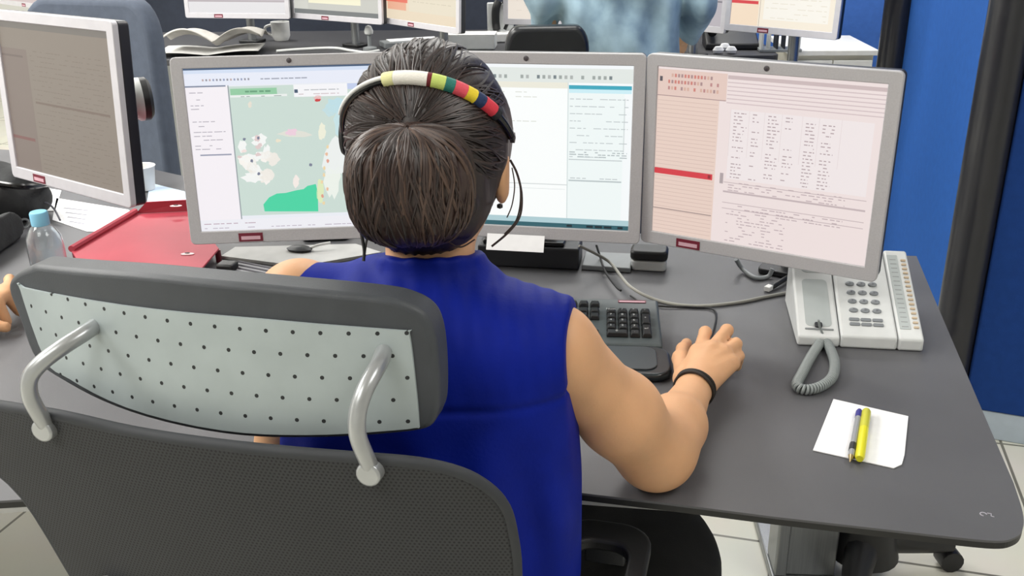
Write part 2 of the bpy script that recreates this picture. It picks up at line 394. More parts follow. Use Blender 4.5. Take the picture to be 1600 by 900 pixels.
def make_monitor(m, label, D, strength=1.0, W=MW, H=MH, sticker=None, logo=True, base_z=DZ, group='flat monitors on our desk', bezel=None, base=True, side=None, bx=0.0):
    px, py, pz, yaw, t = m; fm = bezel or M_silver
    r = empty('monitor', (px, py, base_z), yaw, label, 'monitor', group)
    T = Matrix.Translation((0, 0, pz-base_z)) @ Matrix.Rotation(-t, 4, 'X')     # local x right, y behind, z up the panel
    Q = T @ Matrix(((1, 0, 0, 0), (0, 0, -1, 0), (0, 1, 0, 0), (0, 0, 0, 1)))      # xy of a prism -> xz of the panel, +z of prism -> toward viewer
    out = rrect(-W/2, 0, W/2, H, 0.009, 5); inn = rrect(-W/2+BS, BB, W/2-BS, H-BT, 0.0006, 5)
    n = len(out); mb = MB(); vs = []
    for z, ring in ((0.0, inn), (0.0, out), (-0.011, out), (-0.004, inn)): vs += [(a, b, z) for a, b in ring]
    fs = []
    for i in range(n):
        j = (i+1) % n; fs += [(i+n, j+n, j, i), (i+n, i+2*n, j+2*n, j+n), (i, j, j+3*n, i+3*n)]
    mb.add(vs, fs, 0, Q).build('bezel', fm, r, bevel=0.0015)
    bk = MB(); bk.prism(rrect(-W/2+.001, 0.001, W/2-.001, H-.001, 0.009), -0.034, -0.0111, 0, Q)
    bk.prism(rrect(-W/2+.05, 0.05, W/2-.05, H-.05, 0.02), -0.062, -0.0341, 0, Q); bk.build('housing', side or M_dark, r, bevel=0.003)
    if D is None:
        D = Disp(); D.rect(-W/2+BS, BB, W/2-BS, H-BT, (220, 220, 220), 0)
    dd = D.build('display', display_mat('screen_light', strength), r, T @ Matrix.Translation((0, 0.0038, 0)))
    if logo:
        MB().lathe([(0.0045, 0), (0.0045, 0.0006), (0.0038, 0.001)], 16, 0, Q @ Matrix.Translation((0, H-BT/2, 0))).build('logo', mat('grey_badge', (92, 88, 92), 0.3, 0.5), r)
    if sticker is not None:
        st = MB().box((sticker, BB*0.45, 0.0004), (0.043, 0.0155, 0.0008), 0, Q).build('asset_label', M_maroon, r)
        g = MB(); g.box((0, 0, 0), (0.034, 0.0065, 0.0005), 0, Q @ Matrix.Translation((sticker, BB*0.40, 0.001)))
        g.build('label_strip', M_pinklabel, st)
    if base:
        h = pz-base_z+H*0.48; back = 0.25 if base is True else base
        MB().lathe([(0.034, 0), (0.034, 0.03)], 20, 0, T @ Matrix.Translation((0, 0.062, H*0.48)) @ Matrix.Rotation(-PI/2, 4, 'X')).build('hinge', M_black, r, bevel=0.004)
        MB().tube([(0, 0.088, h), (bx, back, h)], 0.019, 14).build('arm', M_mgrey, r)
        pl = MB(); pl.lathe([(0.019, 0.01), (0.019, h+0.03)], 20, 0, Matrix.Translation((bx, back, 0))); pl.build('pole', M_metal, r)
        pb = MB(); pb.prism(rrect(bx-0.05, back-0.045, bx+0.05, back+0.045, 0.012), 0.0012, 0.012); pb.build('pole_foot', M_black, r, bevel=0.002)
    return r
def textrow(D, x, z, w, h, col, layer=3, dens=0.7, seg=(0.004, 0.014), rnd=random):
    e = x+w
    while x < e:
        L = min(rnd.uniform(*seg), e-x)
        if rnd.random() < dens: D.rect(x, z, x+L, z+h, col, layer)
        x += L+rnd.uniform(0.001, 0.004)
mL = (-0.3769, 1.6544, 0.8305, 0.0677, 0.0972); mC = (0.0280, 1.6432, 0.8311, -0.1978, 0.0315); mR = (0.4022, 1.5093, 0.8322, -0.5572, -0.0081)
mN = (-0.854, 1.793, 0.890, -0.624, 0.069)
SX0, SX1, SZ0, SZ1 = -MW/2+BS, MW/2-BS, BB, MH-BT
def P(m, *pp): return [suv(m, *q) for q in pp]
# --- left screen: map
D = Disp(); m = mL; q = lambda *pp: P(m, *pp)
D.rect(SX0, SZ0, SX1, SZ1, (236, 239, 246), 0)
D.rect(SX0, SZ1-.003, SX1, SZ1, (70, 92, 122), 1)
D.rect(SX0, SZ1-.009, SX1, SZ1-.003, (214, 226, 246), 1)
D.rect(SX0, SZ1-.030, SX1, SZ1-.009, (234, 238, 250), 1)
xm = q((364, 200))[0][0]-0.002
D.rect(SX0, SZ0+.02, xm, SZ1-.030, (247, 242, 247), 1); D.rect(SX0, SZ1-.032, xm-.004, SZ1-.0295, (128, 138, 160), 2)
for k in range(14): D.rect(SX0+.03+k*.006, SZ1-.022, SX0+.033+k*.006, SZ1-.0185, random.choice([(150, 150, 160), (190, 170, 170), (150, 160, 190)]), 3)
textrow(D, SX0+.13, SZ1-.0215, .08, .002, (160, 165, 180))
for k, (a, b) in enumerate([(.008, .4), (.02, .3), (.03, .5), (.036, .3), (.058, .8), (.066, .35), (.076, .9), (.083, .7), (.09, .8), (.1, .7), (.106, .75)]):
    textrow(D, SX0+.006, SZ1-.034-a, (xm-SX0-.012)*b, .0012, (165, 160, 172))
D.rect(SX0+.013, SZ1-.034-.117, xm-.006, SZ1-.034-.1145, (150, 155, 176), 3)
mp0 = SZ0+.026
D.rect(xm+.001, mp0, SX1-.004, SZ1-.032, (205, 222, 214), 2)
D.rect(xm-.001, SZ0+.02, xm+.001, SZ1-.03, (150, 160, 165), 3)
D.rect(xm+.003, SZ1-.047, xm+.083, SZ1-.036, (150, 205, 166), 4); textrow(D, xm+.006, SZ1-.043, .07, .003, (105, 160, 125), 5)
D.rect(xm+.002, SZ1-.051, xm+.10, SZ1-.047, (236, 240, 238), 4); textrow(D, xm+.02, SZ1-.0505, .07, .0012, (150, 165, 160), 5)
D.rect(xm+.112, SZ1-.053, xm+.205, SZ1-.032, (247, 247, 250), 4); D.rect(xm+.113, SZ1-.046, xm+.119, SZ1-.040, (70, 90, 115), 5)
D.rect(xm+.205, SZ1-.042, SX1-.004, SZ1-.032, (196, 208, 238), 4)
textrow(D, xm+.13, SZ1-.042, .06, .0012, (160, 165, 170), 5); textrow(D, xm+.12, SZ1-.049, .07, .0012, (200, 180, 185), 5)
D.poly(q((413, 331), (411, 320), (420, 309), (432, 303), (446, 302), (462, 298), (474, 296), (480, 291), (493, 288), (496, 300), (497, 331)), (74, 214, 166), 4)
def blob(cx, cy, rx, ry, col, layer, n=14, jag=.3):
    D.poly(q(*[(cx+rx*math.cos(2*PI*i/n)*(1+random.uniform(-jag, jag)), cy+ry*math.sin(2*PI*i/n)*(1+random.uniform(-jag, jag))) for i in range(n)]), col, layer)
for i in range(16): blob(random.gauss(405, 16), random.gauss(250, 26), random.uniform(6, 16), random.uniform(6, 14), random.choice([(248, 244, 238), (246, 248, 246), (240, 236, 228), (250, 246, 240)]), 3)
for i in range(7): blob(random.gauss(396, 16), random.gauss(228, 12), random.uniform(3, 6), random.uniform(2, 5), random.choice([(244, 226, 222), (238, 228, 205), (226, 206, 205)]), 4)
blob(455, 207, 9, 6, (238, 208, 222), 4); blob(462, 284, 5, 9, (246, 236, 230), 4); blob(459, 210, 26, 5, (226, 226, 216), 3)
blob(524, 165, 16, 12, (192, 224, 232), 3); blob(534, 196, 14, 26, (200, 228, 232), 3); blob(515, 172, 10, 9, (196, 224, 228), 3)
blob(528, 246, 22, 28, (238, 242, 240), 3); blob(520, 285, 12, 26, (238, 244, 236), 3); blob(500, 300, 5, 20, (225, 236, 190), 4); blob(503, 206, 6, 12, (240, 240, 220), 4)
for i in range(9): blob(random.gauss(506, 3), 230+i*11, 2, 3, random.choice([(236, 190, 160), (226, 160, 140), (240, 215, 170)]), 5)
blob(496, 157, 5, 2.5, (206, 60, 66), 5); blob(496, 153, 6, 4, (232, 190, 190), 4); blob(390, 164, 3, 5, (232, 226, 212), 4)
for (a, b) in ((393, 252), (404, 272), (485, 258), (403, 216), (381, 218)): blob(a, b, 2.4, 2.4, (122, 128, 150), 5)
D.rect(SX0, SZ0, SX1, SZ0+.02, (240, 240, 246), 2); textrow(D, SX0+.006, SZ0+.012, .1, .0014, (185, 160, 175)); textrow(D, SX0+.006, SZ0+.004, .3, .0014, (190, 180, 195))
make_monitor(mL, 'silver monitor showing a pale green map, left of the woman\'s head', D, 0.96, sticker=-.095, base=0.33)
# --- centre screen: white forms
D = Disp(); m = mC
D.rect(SX0, SZ0, SX1, SZ1, (246, 250, 251), 0); D.rect(SX0, SZ1-.03, SX1, SZ1-.006, (226, 232, 228), 1); D.rect(SX0, SZ1-.006, SX1, SZ1, (244, 248, 250), 1)
for k in range(34): D.rect(SX0+.01+k*.0095, SZ1-.024, SX0+.015+k*.0095, SZ1-.018, random.choice([(120, 132, 136), (160, 168, 165), (175, 180, 178)]) if random.random() < .8 else (226, 232, 228), 2)
xs = q(*[]) if False else P(m, (886, 200))[0][0]
D.rect(SX0, SZ1-.040, xs, SZ1-.030, (236, 234, 220), 1); D.rect(xs+.002, SZ1-.0405, SX1-.002, SZ1-.034, (60, 168, 190), 2); D.rect(xs+.002, SZ1-.047, SX1-.002, SZ1-.0405, (204, 238, 246), 2)
D.rect(xs, SZ0+.018, xs+.0014, SZ1-.03, (206, 218, 218), 2); D.rect(SX1-.014, SZ0+.14, SX1-.012, SZ1-.055, (214, 222, 222), 2)
D.rect(SX0, SZ0+.018, xs, SZ1-.04, (251, 254, 253), 1); D.rect(xs+.0014, SZ0+.018, SX1-.014, SZ1-.047, (240, 248, 247), 1)
for k in range(9): textrow(D, xs+.004, SZ1-.058-k*.0125, .10, .0014, (190, 198, 200), dens=.75)
for k in range(3): textrow(D, xs+.004, SZ1-.150-k*.004, .10, .0018, (176, 186, 188))
D.rect(xs+.003, SZ1-.163, SX1-.015, SZ1-.1615, (190, 198, 200), 3); D.rect(xs+.003, SZ1-.201, SX1-.015, SZ1-.1985, (186, 196, 198), 3)
textrow(D, xs+.006, SZ1-.196, .09, .0014, (184, 192, 194))
for a in (.048, .056, .098): textrow(D, SX0+.12, SZ1-a, .08, .0012, (214, 216, 206))
D.rect(SX0, SZ0+.078, xs, SZ0+.0795, (208, 214, 214), 3); D.rect(SX0, SZ0+.070, xs-.003, SZ0+.0708, (220, 226, 226), 3)
D.rect(SX0, SZ0+.008, SX1, SZ0+.018, (176, 206, 212), 3); D.rect(SX0, SZ0, SX1, SZ0+.008, (48, 96, 106), 3); textrow(D, SX1-.11, SZ0+.002, .1, .004, (24, 40, 48), 4)
make_monitor(mC, 'silver monitor full of white forms, right behind the woman\'s head', D, 0.98)
# --- right screen: pink list
D = Disp(); m = mR
D.rect(SX0, SZ0, SX1, SZ1, (238, 224, 222), 0)
xl = P(m, (1128, 250))[0][0]
D.rect(SX0, SZ0, xl-.012, SZ1-.045, (232, 208, 196), 1); D.rect(SX0, SZ1-.047, xl-.001, SZ1-.004, (228, 202, 192), 1); D.rect(SX0, SZ1-.048, xl-.001, SZ1-.0465, (176, 150, 148), 2)
for i in range(16):
    for j in range(3): 
        if random.random() < .75: D.rect(SX0+.018+i*.0056, SZ1-.016-j*.0105, SX0+.0215+i*.0056, SZ1-.0105-j*.0105, random.choice([(190, 140, 138), (206, 130, 120), (170, 140, 140), (214, 176, 160)]), 3)
D.rect(SX0+.003, SZ1-.024, SX0+.008, SZ1-.016, (90, 84, 92), 3)
D.rect(xl, SZ1-.012, SX1, SZ1-.006, (204, 186, 186), 2)
for k in range(6): D.rect(xl, SZ1-.018-k*.0065, SX1, SZ1-.0165-k*.0065, (208, 190, 192), 2)
for k in range(34):
    z = SZ1-.056-k*.0068
    if z < SZ0+.004: break
    D.rect(SX0+.001, z, xl-.014, z+.001, (214, 188, 178), 2)
zr = P(m, (1030, 267))[0][1]
D.rect(SX0, zr-.005, xl-.016, zr+.005, (214, 62, 72), 4); D.rect(xl-.024, zr-.003, xl-.019, zr+.003, (150, 40, 50), 5); D.rect(xl-.003, zr-.008, xl+.003, zr+.010, (176, 164, 166), 5)
z2 = P(m, (1030, 325))[0][1]; D.rect(SX0, z2-.0015, xl-.014, z2, (150, 132, 130), 3)
cols = [xl+.014, xl+.045, xl+.070, xl+.098, xl+.13, xl+.156, xl+.19]
for cxx in cols: D.rect(cxx-.006, SZ0+.15, cxx-.0055, SZ1-.06, (222, 208, 208), 2)
D.rect(xl+.008, SZ0+.112, SX1-.012, SZ1-.06, (240, 231, 231), 1)
for k in range(30):
    z = SZ1-.066-k*.0056
    if z < SZ0+.112: break
    for cxx, w, dn in zip(cols, (.022, .014, .02, .018, .018, .02, .055), (.9, .55, .9, .5, .9, .85, .6 if k > 4 else .15)):
        if cxx+w < SX1-.008 and random.random() < dn: textrow(D, cxx, z, w*random.uniform(.6, 1), .0016, (176, 158, 162), 3, .85, (.002, .007))
for a, w in ((.105, .0012), (.088, .003), (.07, .0012), (.06, .0012)): D.rect(xl+.004, SZ0+a, SX1-.01, SZ0+a+w, (196, 180, 182), 3)
for k in range(4): textrow(D, xl+.012, SZ0+.092+k*.0045, .19, .0015, (190, 172, 176), 3, .6, (.003, .01))
for k in range(13): textrow(D, xl+.012, SZ0+.004+k*.0052, .10 if k < 10 else .19, .0015, (188, 170, 174), 3, .6, (.003, .01))
make_monitor(mR, 'silver monitor with a pink list and red bar, above the phone', D, 0.97, sticker=-.113)
# --- neighbour's screen
D = Disp(); D.rect(SX0, SZ0, SX1, SZ1, (142, 131, 120), 0); D.rect(SX0, SZ1-.012, SX1, SZ1, (122, 116, 110), 1)
D.rect(SX0, SZ0, SX0+.09, SZ1-.05, (134, 120, 112), 1)
for k in range(26): textrow(D, SX0+.10, SZ0+.01+k*.009, .25, .0014, (130, 118, 108), 2, .6)
D.rect(SX0, SZ1-.066, SX0+.075, SZ1-.062, (118, 104, 98), 2); D.rect(SX0+.10, SZ1-.150, SX1-.02, SZ1-.146, (124, 108, 98), 2); D.rect(SX0, SZ0+.06, SX0+.08, SZ0+.066, (132, 92, 88), 2)
M_nb = mat('bright_silver', (204, 202, 208), 0.4, 0.1, var=0.03)
nbm = make_monitor(mN, 'dim brown-screened monitor turned away at the left edge', D, 0.95, sticker=-.10, logo=False, bezel=M_nb, base=0.45, bx=-0.60, side=mat('black_shell', (34, 34, 42), 0.4))

nj = Matrix.Rotation(-mN[3], 4, 'Z') @ Matrix.Translation(-Vector((mN[0], mN[1], DZ)))
pc_ = nj @ V(219, 155, 1.98); TT = Matrix.Translation(pc_) @ Matrix.Rotation(math.radians(64), 4, 'Z') @ Matrix.Rotation(PI/2, 4, 'Y')
pv = MB().lathe([(0.001, -0.024), (0.032, -0.022), (0.044, -0.006), (0.044, 0.002)], 28, 0, TT).build('pivot', M_lgrey, nbm)
MB().lathe([(0.044, 0.0021), (0.044, 0.014), (0.036, 0.021), (0.001, 0.023)], 28, 0, TT).build('pivot_cap', M_black, pv)
MB().tube([pc_+Vector((-.005, 0, 0)), Vector((-0.06, 0.10, pc_.z-.02)), Vector((-.12, .15, pc_.z-.03))], .014, 12).build('pivot_arm', M_black, nbm)
# ------------------------------------------------------------------ things on the desk
def quad(a, b, c, d, z0, z1): return [tuple(p)[:2] for p in (a, b, c, d)]
E0 = 0.0006
# telephone: wedge body with empty handset cradle
pfl = G(1247, 521, 0.752); pfr = G(1445, 531, 0.752); pa = math.atan2(pfr.y-pfl.y, pfr.x-pfl.x); PW = (pfr-pfl).length
ph = empty('desk_phone', (pfl.x, pfl.y, DZ+E0), pa, 'pale grey office telephone with an empty handset cradle, under the right monitor', 'telephone')
PD, ZF, ZB = 0.185, 0.022, 0.105
sl = math.atan2(ZB-ZF, PD); TP = Matrix.Translation((0, 0, ZF)) @ Matrix.Rotation(sl, 4, 'X'); PL = PD/math.cos(sl)    # x right, y up the slope, z off the face
M_ph = mat('phone_grey', (214, 216, 216), 0.4, var=0.03)
M_phd = mat('phone_shade_grey', (176, 182, 182), 0.45, var=0.03)
def wedge(x0, x1, dz=0.0):
    return [(x0, 0, 0), (x1, 0, 0), (x1, PD, 0), (x0, PD, 0), (x0, 0, ZF+dz), (x1, 0, ZF+dz), (x1, PD, ZB+dz), (x0, PD, ZB+dz)]
WF = [(3, 2, 1, 0), (4, 5, 6, 7), (0, 1, 5, 4), (1, 2, 6, 5), (2, 3, 7, 6), (3, 0, 4, 7)]
b = MB(); xc = PW*0.345; xm_ = PW*0.80
b.add(wedge(0, xc-.0012, -0.004), WF); b.add(wedge(xc, xm_-.0012), WF); b.add(wedge(xm_, PW, -0.001), WF); b.box((PW/2, PD/2, 0.006), (PW-.01, PD-.01, 0.012)); b.build('body', M_ph, ph, bevel=0.004, seg=3)
b = MB(); b.prism(rrect(0.014, 0.020, xc-.012, PL*0.62, 0.008), -0.0038, -0.0030, 0, TP); b.prism(rrect(0.014, PL*.70, xc-.012, PL*.95, 0.01), -0.0038, -0.0030, 0, TP); b.build('cradle', M_phd, ph)
b = MB(); b.prism(rrect(xc*0.5-.006, 0.016, xc*0.5+.006, 0.026, 0.003), -0.003, 0.001, 0, TP); b.build('hook_switch', M_dark, ph, bevel=0.001)
b = MB(); b.prism(rrect(0.012, 0.012, xc-.010, 0.0148, 0.001), -0.0038, -0.0022, 0, TP); b.build('cradle_lip', M_mgrey, ph)
nums = ['1', '2', '3', '4', '5', '6', '7', '8', '9', '*', '0', '#']
for k in range(12):
    i, j = k % 3, k//3; kx = xc+PW*(0.125+i*0.094); ky = PL*(0.565-j*0.098)
    kb = MB(); kb.lathe([(0.0068, 0), (0.0066, 0.0022), (0.0050, 0.003)], 16, 0, TP @ Matrix.Translation((kx, ky, 0)) @ Matrix.Diagonal((1.05, 0.72, 1, 1)))
    kk = kb.build('key', M_mgrey if False else mat('key_grey', (128, 132, 136), 0.45) if k == 0 else bpy.data.materials['key_grey'], ph)
    tb = MB(); text_geo(tb, nums[k], 0.0065, TP @ Matrix.Translation((kx, ky, 0.0032))); tb.build('digit', M_ink, kk, smooth=False)
for j in range(2):
    for i in range(3):
        kx = xc+PW*(0.120+i*0.094); ky = PL*(0.172-j*0.05)
        MB().prism(rrect(kx-.008, ky-.0032, kx+.008, ky+.0032, 0.002), 0, 0.002, 0, TP).build('function_key', bpy.data.materials['key_grey'], ph, bevel=0.0005)
MB().prism(rrect(xc+.02, PL*.72, xm_-.012, PL*.93, 0.003), 0.0002, 0.0012, 0, TP).build('display_window', mat('lcd_green_grey', (150, 160, 152), 0.25), ph)
MB().prism(rrect(xm_+.0045, PL*.10, xm_+.021, PL*.93, 0.001), -0.0009, 0.0, 0, TP).build('label_strip', M_phd, ph)
b = MB()
for k in range(16): b.box((xm_+.0127, PL*(.125+k*.05), 0.0001), (0.010, 0.0014, 0.0003), 0, TP)
b.build('label_lines', mat('faint_print', (150, 152, 154), 0.7), ph, smooth=False)
for k in range(16):
    kb = MB().prism(rrect(xm_+.0255, PL*(.12+k*.05)-.0018, xm_+.0335, PL*(.12+k*.05)+.0018, 0.0012), -0.0009, 0.0012, 0, TP)
    kb.build('line_key', mat('tan_key', (196, 176, 150), 0.5) if k == 0 else bpy.data.materials['tan_key'], ph)
# coiled cord (part of the phone, lying on the desk)
inv = Matrix.Rotation(-pa, 4, 'Z') @ Matrix.Translation(-Vector((pfl.x, pfl.y, DZ+E0)))
R_ = 0.0082
cp = [G(1281, 536, DZ+R_), G(1268, 556, DZ+R_), G(1254, 582, DZ+R_), G(1245, 602, DZ+R_), G(1260, 609, DZ+R_), G(1284, 603, DZ+R_), G(1301, 588, DZ+R_), G(1304, 566, DZ+R_), G(1297, 545, DZ+R_), G(1291, 534, DZ+R_)]
cp = smoothpath([inv @ p for p in cp], 24)
def helix(path, r, turns, wr, n=6, per=12):
    P_ = [Vector(p) for p in path]; acc = [0]
    for a, b_ in zip(P_, P_[1:]): acc.append(acc[-1]+(b_-a).length)
    L = acc[-1]; out = []; N = turns*per; k = 0
    for i in range(N+1):
        s_ = L*i/N
        while k < len(P_)-2 and acc[k+1] < s_: k += 1
        t = (s_-acc[k])/max(acc[k+1]-acc[k], 1e-9); c = P_[k].lerp(P_[k+1], min(t, 1)); d = (P_[k+1]-P_[k]).normalized()
        u = d.cross(Vector((0, 0, 1))).normalized(); w = u.cross(d); a = 2*PI*i/per; out.append(c+(u*math.cos(a)+w*math.sin(a))*r)
    return out
cb = MB(); hx = helix(cp, R_-.0024, 80, 0.0022); hx = [Vector((p.x, p.y, max(p.z, .0024))) for p in hx]
cb.tube(hx, 0.0023, 6); cb.tube([inv @ G(1281, 536, DZ+R_), inv @ G(1281, 519, DZ+0.012)], 0.002, 8); cb.tube([inv @ G(1291, 534, DZ+R_), inv @ G(1281, 512, DZ+0.03), inv @ G(1279, 500, DZ+0.045)], 0.0018, 8)
cb.build('coiled_cord', mat('cord_grey', (136, 142, 142), 0.45), ph)

# paper with pen and highlighter
pc = [G(1302, 625), G(1419, 652), G(1413, 712), G(1409, 727), G(1396, 733), G(1270, 705)]
z = DZ+E0
pp = MB().prism([tuple(p)[:2] for p in pc], z, z+0.0012).build('note_paper', M_paper, smooth=False)
tag(pp, 'small sheet of white notepaper lying near the desk\'s right edge', 'paper')
def rod(name, a, b_, prof, label, cat):
    d = b_-a; L = d.length; T = Matrix.Translation(a) @ d.to_track_quat('Z', 'X').to_matrix().to_4x4(); r = empty(name, (a.x, a.y, a.z), 0, label, cat); I = Matrix.Translation(-a)
    for nm, pr, m in prof: MB().lathe([(rr, t*L) for rr, t in pr], 16, 0, I @ T).build(nm, m, r)
    return r, I @ T, L
z = DZ+E0+0.0012
a, b_ = G(1328, 722, z+.0048), G(1343, 641, z+.0048)
M_clear = mat('clear_barrel', (150, 152, 156), 0.25, spec=0.6)
rod('ballpoint_pen', a, b_, [('tip', [(0.0006, 0), (0.0022, .06), (0.0038, .10)], mat('brassy_tip', (170, 150, 110), 0.3, 0.8)), ('barrel', [(0.0038, .10), (0.0042, .14), (0.0042, .84)], M_clear), ('grip', [(0.0047, .2), (0.0047, .32)], M_dark), ('cap', [(0.0046, .84), (0.0046, .96), (0.003, 1)], mat('blue_violet_cap', (60, 56, 140), 0.4))],
    'slim grey ballpoint pen with a blue end, lying on the notepaper', 'pen')
a, b_ = G(1343, 717, z+.0062), G(1354, 642, z+.0062)
hr, HT, HL = rod('highlighter', a, b_, [('barrel', [(0.0045, 0), (0.0061, .04), (0.0061, .60)], mat('yellow_plastic', (226, 220, 44), 0.35)), ('cap', [(0.0062, .60), (0.0062, .97), (0.005, 1)], mat('yellow_cap', (206, 204, 66), 0.35))],
    'yellow highlighter pen lying on the notepaper', 'pen')
MB().box((-0.0035, 0.0045, HL*.80), (0.003, 0.003, HL*.36), 0, HT).build('clip', M_black, hr, bevel=0.0006)

# mouse and its cord
mc = G(1112, 556, 0.75); mz = math.radians(-8)
ms = empty('computer_mouse', (mc.x, mc.y, DZ+E0), mz, 'dark computer mouse under the woman\'s right hand', 'mouse')
def mouse_fn(u, v):
    t = PI*u; s_ = v*2-1; wx = 0.026*(1-0.25*s_*s_)*math.cos(t)*(max(0, 1-s_**6))**.5; h = 0.026*(max(0, 1-abs(s_)**3.0))**.5*(1-.15*s_)
    return (wx, 0.046*s_, 0.002+h*math.sin(t)**.8)
MB().grid(mouse_fn, 20, 20).build('shell', M_gloss, ms)
MB().prism(rrect(-0.022, -0.040, 0.022, 0.040, 0.016), 0, 0.003).build('base', M_black, ms)
MB().lathe([(0.001, -0.003), (0.007, -0.003), (0.007, 0.003), (0.001, 0.003)], 16, 0, Matrix.Translation((0, 0.025, 0.022)) @ Matrix.Rotation(PI/2, 4, 'Y')).build('wheel', M_mgrey, ms)
inv = Matrix.Rotation(-mz, 4, 'Z') @ Matrix.Translation(-Vector((mc.x, mc.y, DZ+E0)))
cpts = [Vector((0, 0.044, 0.008)), Vector((0, 0.062, 0.006))]+[inv @ G(x, y, DZ+.003) for x, y in ((1134, 503), (1118, 487), (1080, 480), (1040, 479), (1005, 474), (985, 462))]
cpts[2] = inv @ (Matrix.Translation((mc.x, mc.y, DZ)) @ Matrix.Rotation(mz, 4, 'Z') @ Vector((0.004, 0.085, 0.004)))
MB().tube(smoothpath(cpts, 8), 0.0017, 8).build('mouse_cord', M_black, ms)

# keyboard, its right end in view
krt = G(1028, 470, 0.752); ka = math.radians(-5.5)
kb_ = empty('keyboard', (krt.x, krt.y, DZ+E0), ka, 'dark grey-green keyboard with a glossy palm rest, right of the woman\'s back', 'keyboard')
KW, KD = 0.46, 0.162
M_kb = mat('keyboard_grey', (72, 80, 82), 0.45, var=0.04); M_key = mat('black_key', (24, 26, 28), 0.42)
b = MB(); b.add([(-KW, -KD, 0), (0, -KD, 0), (0, 0, 0), (-KW, 0, 0), (-KW, -KD, 0.013), (0, -KD, 0.013), (0, 0, 0.024), (-KW, 0, 0.024)], WF); b.build('case', M_kb, kb_, bevel=0.005, seg=3)
ks = math.atan2(0.011, KD); TK = Matrix.Translation((0, -KD, 0.013)) @ Matrix.Rotation(ks, 4, 'X')
def keycap(x, y, w=0.0165, h=0.0165, txt=None, par=kb_):
    k = MB(); a_, b2 = w/2, h/2; c_, d_ = w/2-.0024, h/2-.0024
    k.add([(x-a_, y-b2, 0.0005), (x+a_, y-b2, 0.0005), (x+a_, y+b2, 0.0005), (x-a_, y+b2, 0.0005), (x-c_, y-d_, 0.008), (x+c_, y-d_, 0.008), (x+c_, y+d_, 0.008), (x-c_, y+d_, 0.008)], WF, 0, TK)
    o = k.build('key', M_key, par, bevel=0.0012)
    if txt:
        t = MB(); text_geo(t, txt, 0.0078, TK @ Matrix.Translation((x-.001, y+.001, 0.0082))); t.build('legend', M_lgrey, o, smooth=False)
px0 = -0.024; P_ = 0.019; yb = 0.030
rows = [['0', '.', None], ['1', '2', '3'], ['4', '5', '6'], ['7', '8', '9'], ['Num', '/', '*']]
for j, rw in enumerate(rows):
    y = yb+j*P_
    if j == 0:
        keycap(px0-2.5*P_, y, 0.0355, txt='0'); keycap(px0-P_, y, txt='.')
    else:
        for i, t in enumerate(rw): keycap(px0-(3-i)*P_, y, txt=t)
keycap(px0, yb+.5*P_, 0.0165, 0.0355, '↵'); keycap(px0, yb+2.5*P_, 0.0165, 0.0355, '+'); keycap(px0, yb+4*P_, txt='-')
for i in range(3):
    for j in (0, 3, 4): keycap(px0-5.3*P_+(i-1)*P_*1.0-.003, yb+j*P_)
    keycap(px0-5.3*P_+(i-1)*P_-.003, yb+5.35*P_)
keycap(px0-5.3*P_-.003, yb+P_)
b = MB()
for j in range(6):
    for i in range(15):
        x = -KW+.022+i*P_; y = yb+(j if j < 5 else 5.35)*P_; b.box((x, y, 0.0045), (.0165, .0165, .008), 0, TK)
o = b.build('main_keys', M_key, kb_, bevel=0.001); o['kind'] = 'stuff'
lab = MB().box((-0.045, PL*0 + KD-.011, 0.0006), (0.048, 0.0085, 0.0008), 0, TK).build('asset_label', M_maroon, kb_)
MB().box((-0.045, KD-.0128, 0.0012), (0.044, 0.0042, 0.0006), 0, TK).build('label_strip', M_pinklabel, lab)
pr = MB()
pr.prism(rrect(-KW, -KD-.104, 0.010, -KD-.003, 0.028, 8), 0.0, 0.014); pr.build('palm_rest', mat('glossy_dark_rest', (40, 46, 50), 0.25), kb_, bevel=0.006, seg=4)
pr = MB(); pr.prism(rrect(-KW+.01, -KD-.090, -0.012, -KD-.012, 0.020, 8), 0.014, 0.0165); pr.build('palm_pad', mat('palm_pad_grey', (62, 68, 72), 0.4), kb_, bevel=0.0015)

# cable between the centre monitor and the phone
z = DZ+.0034
cb = smoothpath([G(905, 384, DZ+.06), G(930, 396, DZ+.04)]+[G(955, 412, z+.014), G(985, 448, z+.012)]+[G(x, y, z) for x, y in ((1030, 470), (1085, 478), (1150, 473), (1200, 463), (1238, 456))], 8)
tag(MB().tube(cb, 0.0030, 8).build('phone_cable', mat('pale_cable', (150, 148, 140), 0.5)), 'pale grey cable curving across the desk to the phone', 'cable')
cb = smoothpath([G(932, 384, DZ+.05)]+[G(x, y, DZ+.0145) for x, y in ((938, 402), (946, 425), (962, 447), (970, 454))], 8)
tag(MB().tube(cb, 0.0022, 8).build('black_cable', M_black), 'black cable hanging below the centre monitor beside the pale one', 'cable')
# network cable with a white plug beside the phone
r = empty('network_cable', G(1205, 450, DZ), 0, 'black cable with a white plug lying left of the phone', 'cable'); o0 = r.location.copy()
MB().tube([p-o0 for p in smoothpath([G(1206, 449, DZ+.006), G(1220, 440, DZ+.008), G(1234, 432, DZ+.008), G(1246, 428, DZ+.006)], 6)], 0.0048, 10).build('cable', M_black, r)
pd = (G(1222, 438, DZ+.006)-G(1198, 452, DZ+.006)); MB().box(G(1201, 450, DZ+.006)-o0, (0.016, 0.011, 0.009), 0, None, Matrix.Rotation(math.atan2(pd.y, pd.x), 3, 'Z')).build('plug', M_white, r, bevel=0.001)
cb = smoothpath([G(1150, 405, DZ+.03), G(1160, 420, DZ+.008), G(1180, 434, DZ+.005), G(1200, 432, DZ+.005), G(1207, 420, DZ+.02)], 8)
tag(MB().tube(cb, 0.0042, 10).build('looped_cable', M_mgrey), 'thick grey cable looping down behind the right monitor\'s lower edge', 'cable')
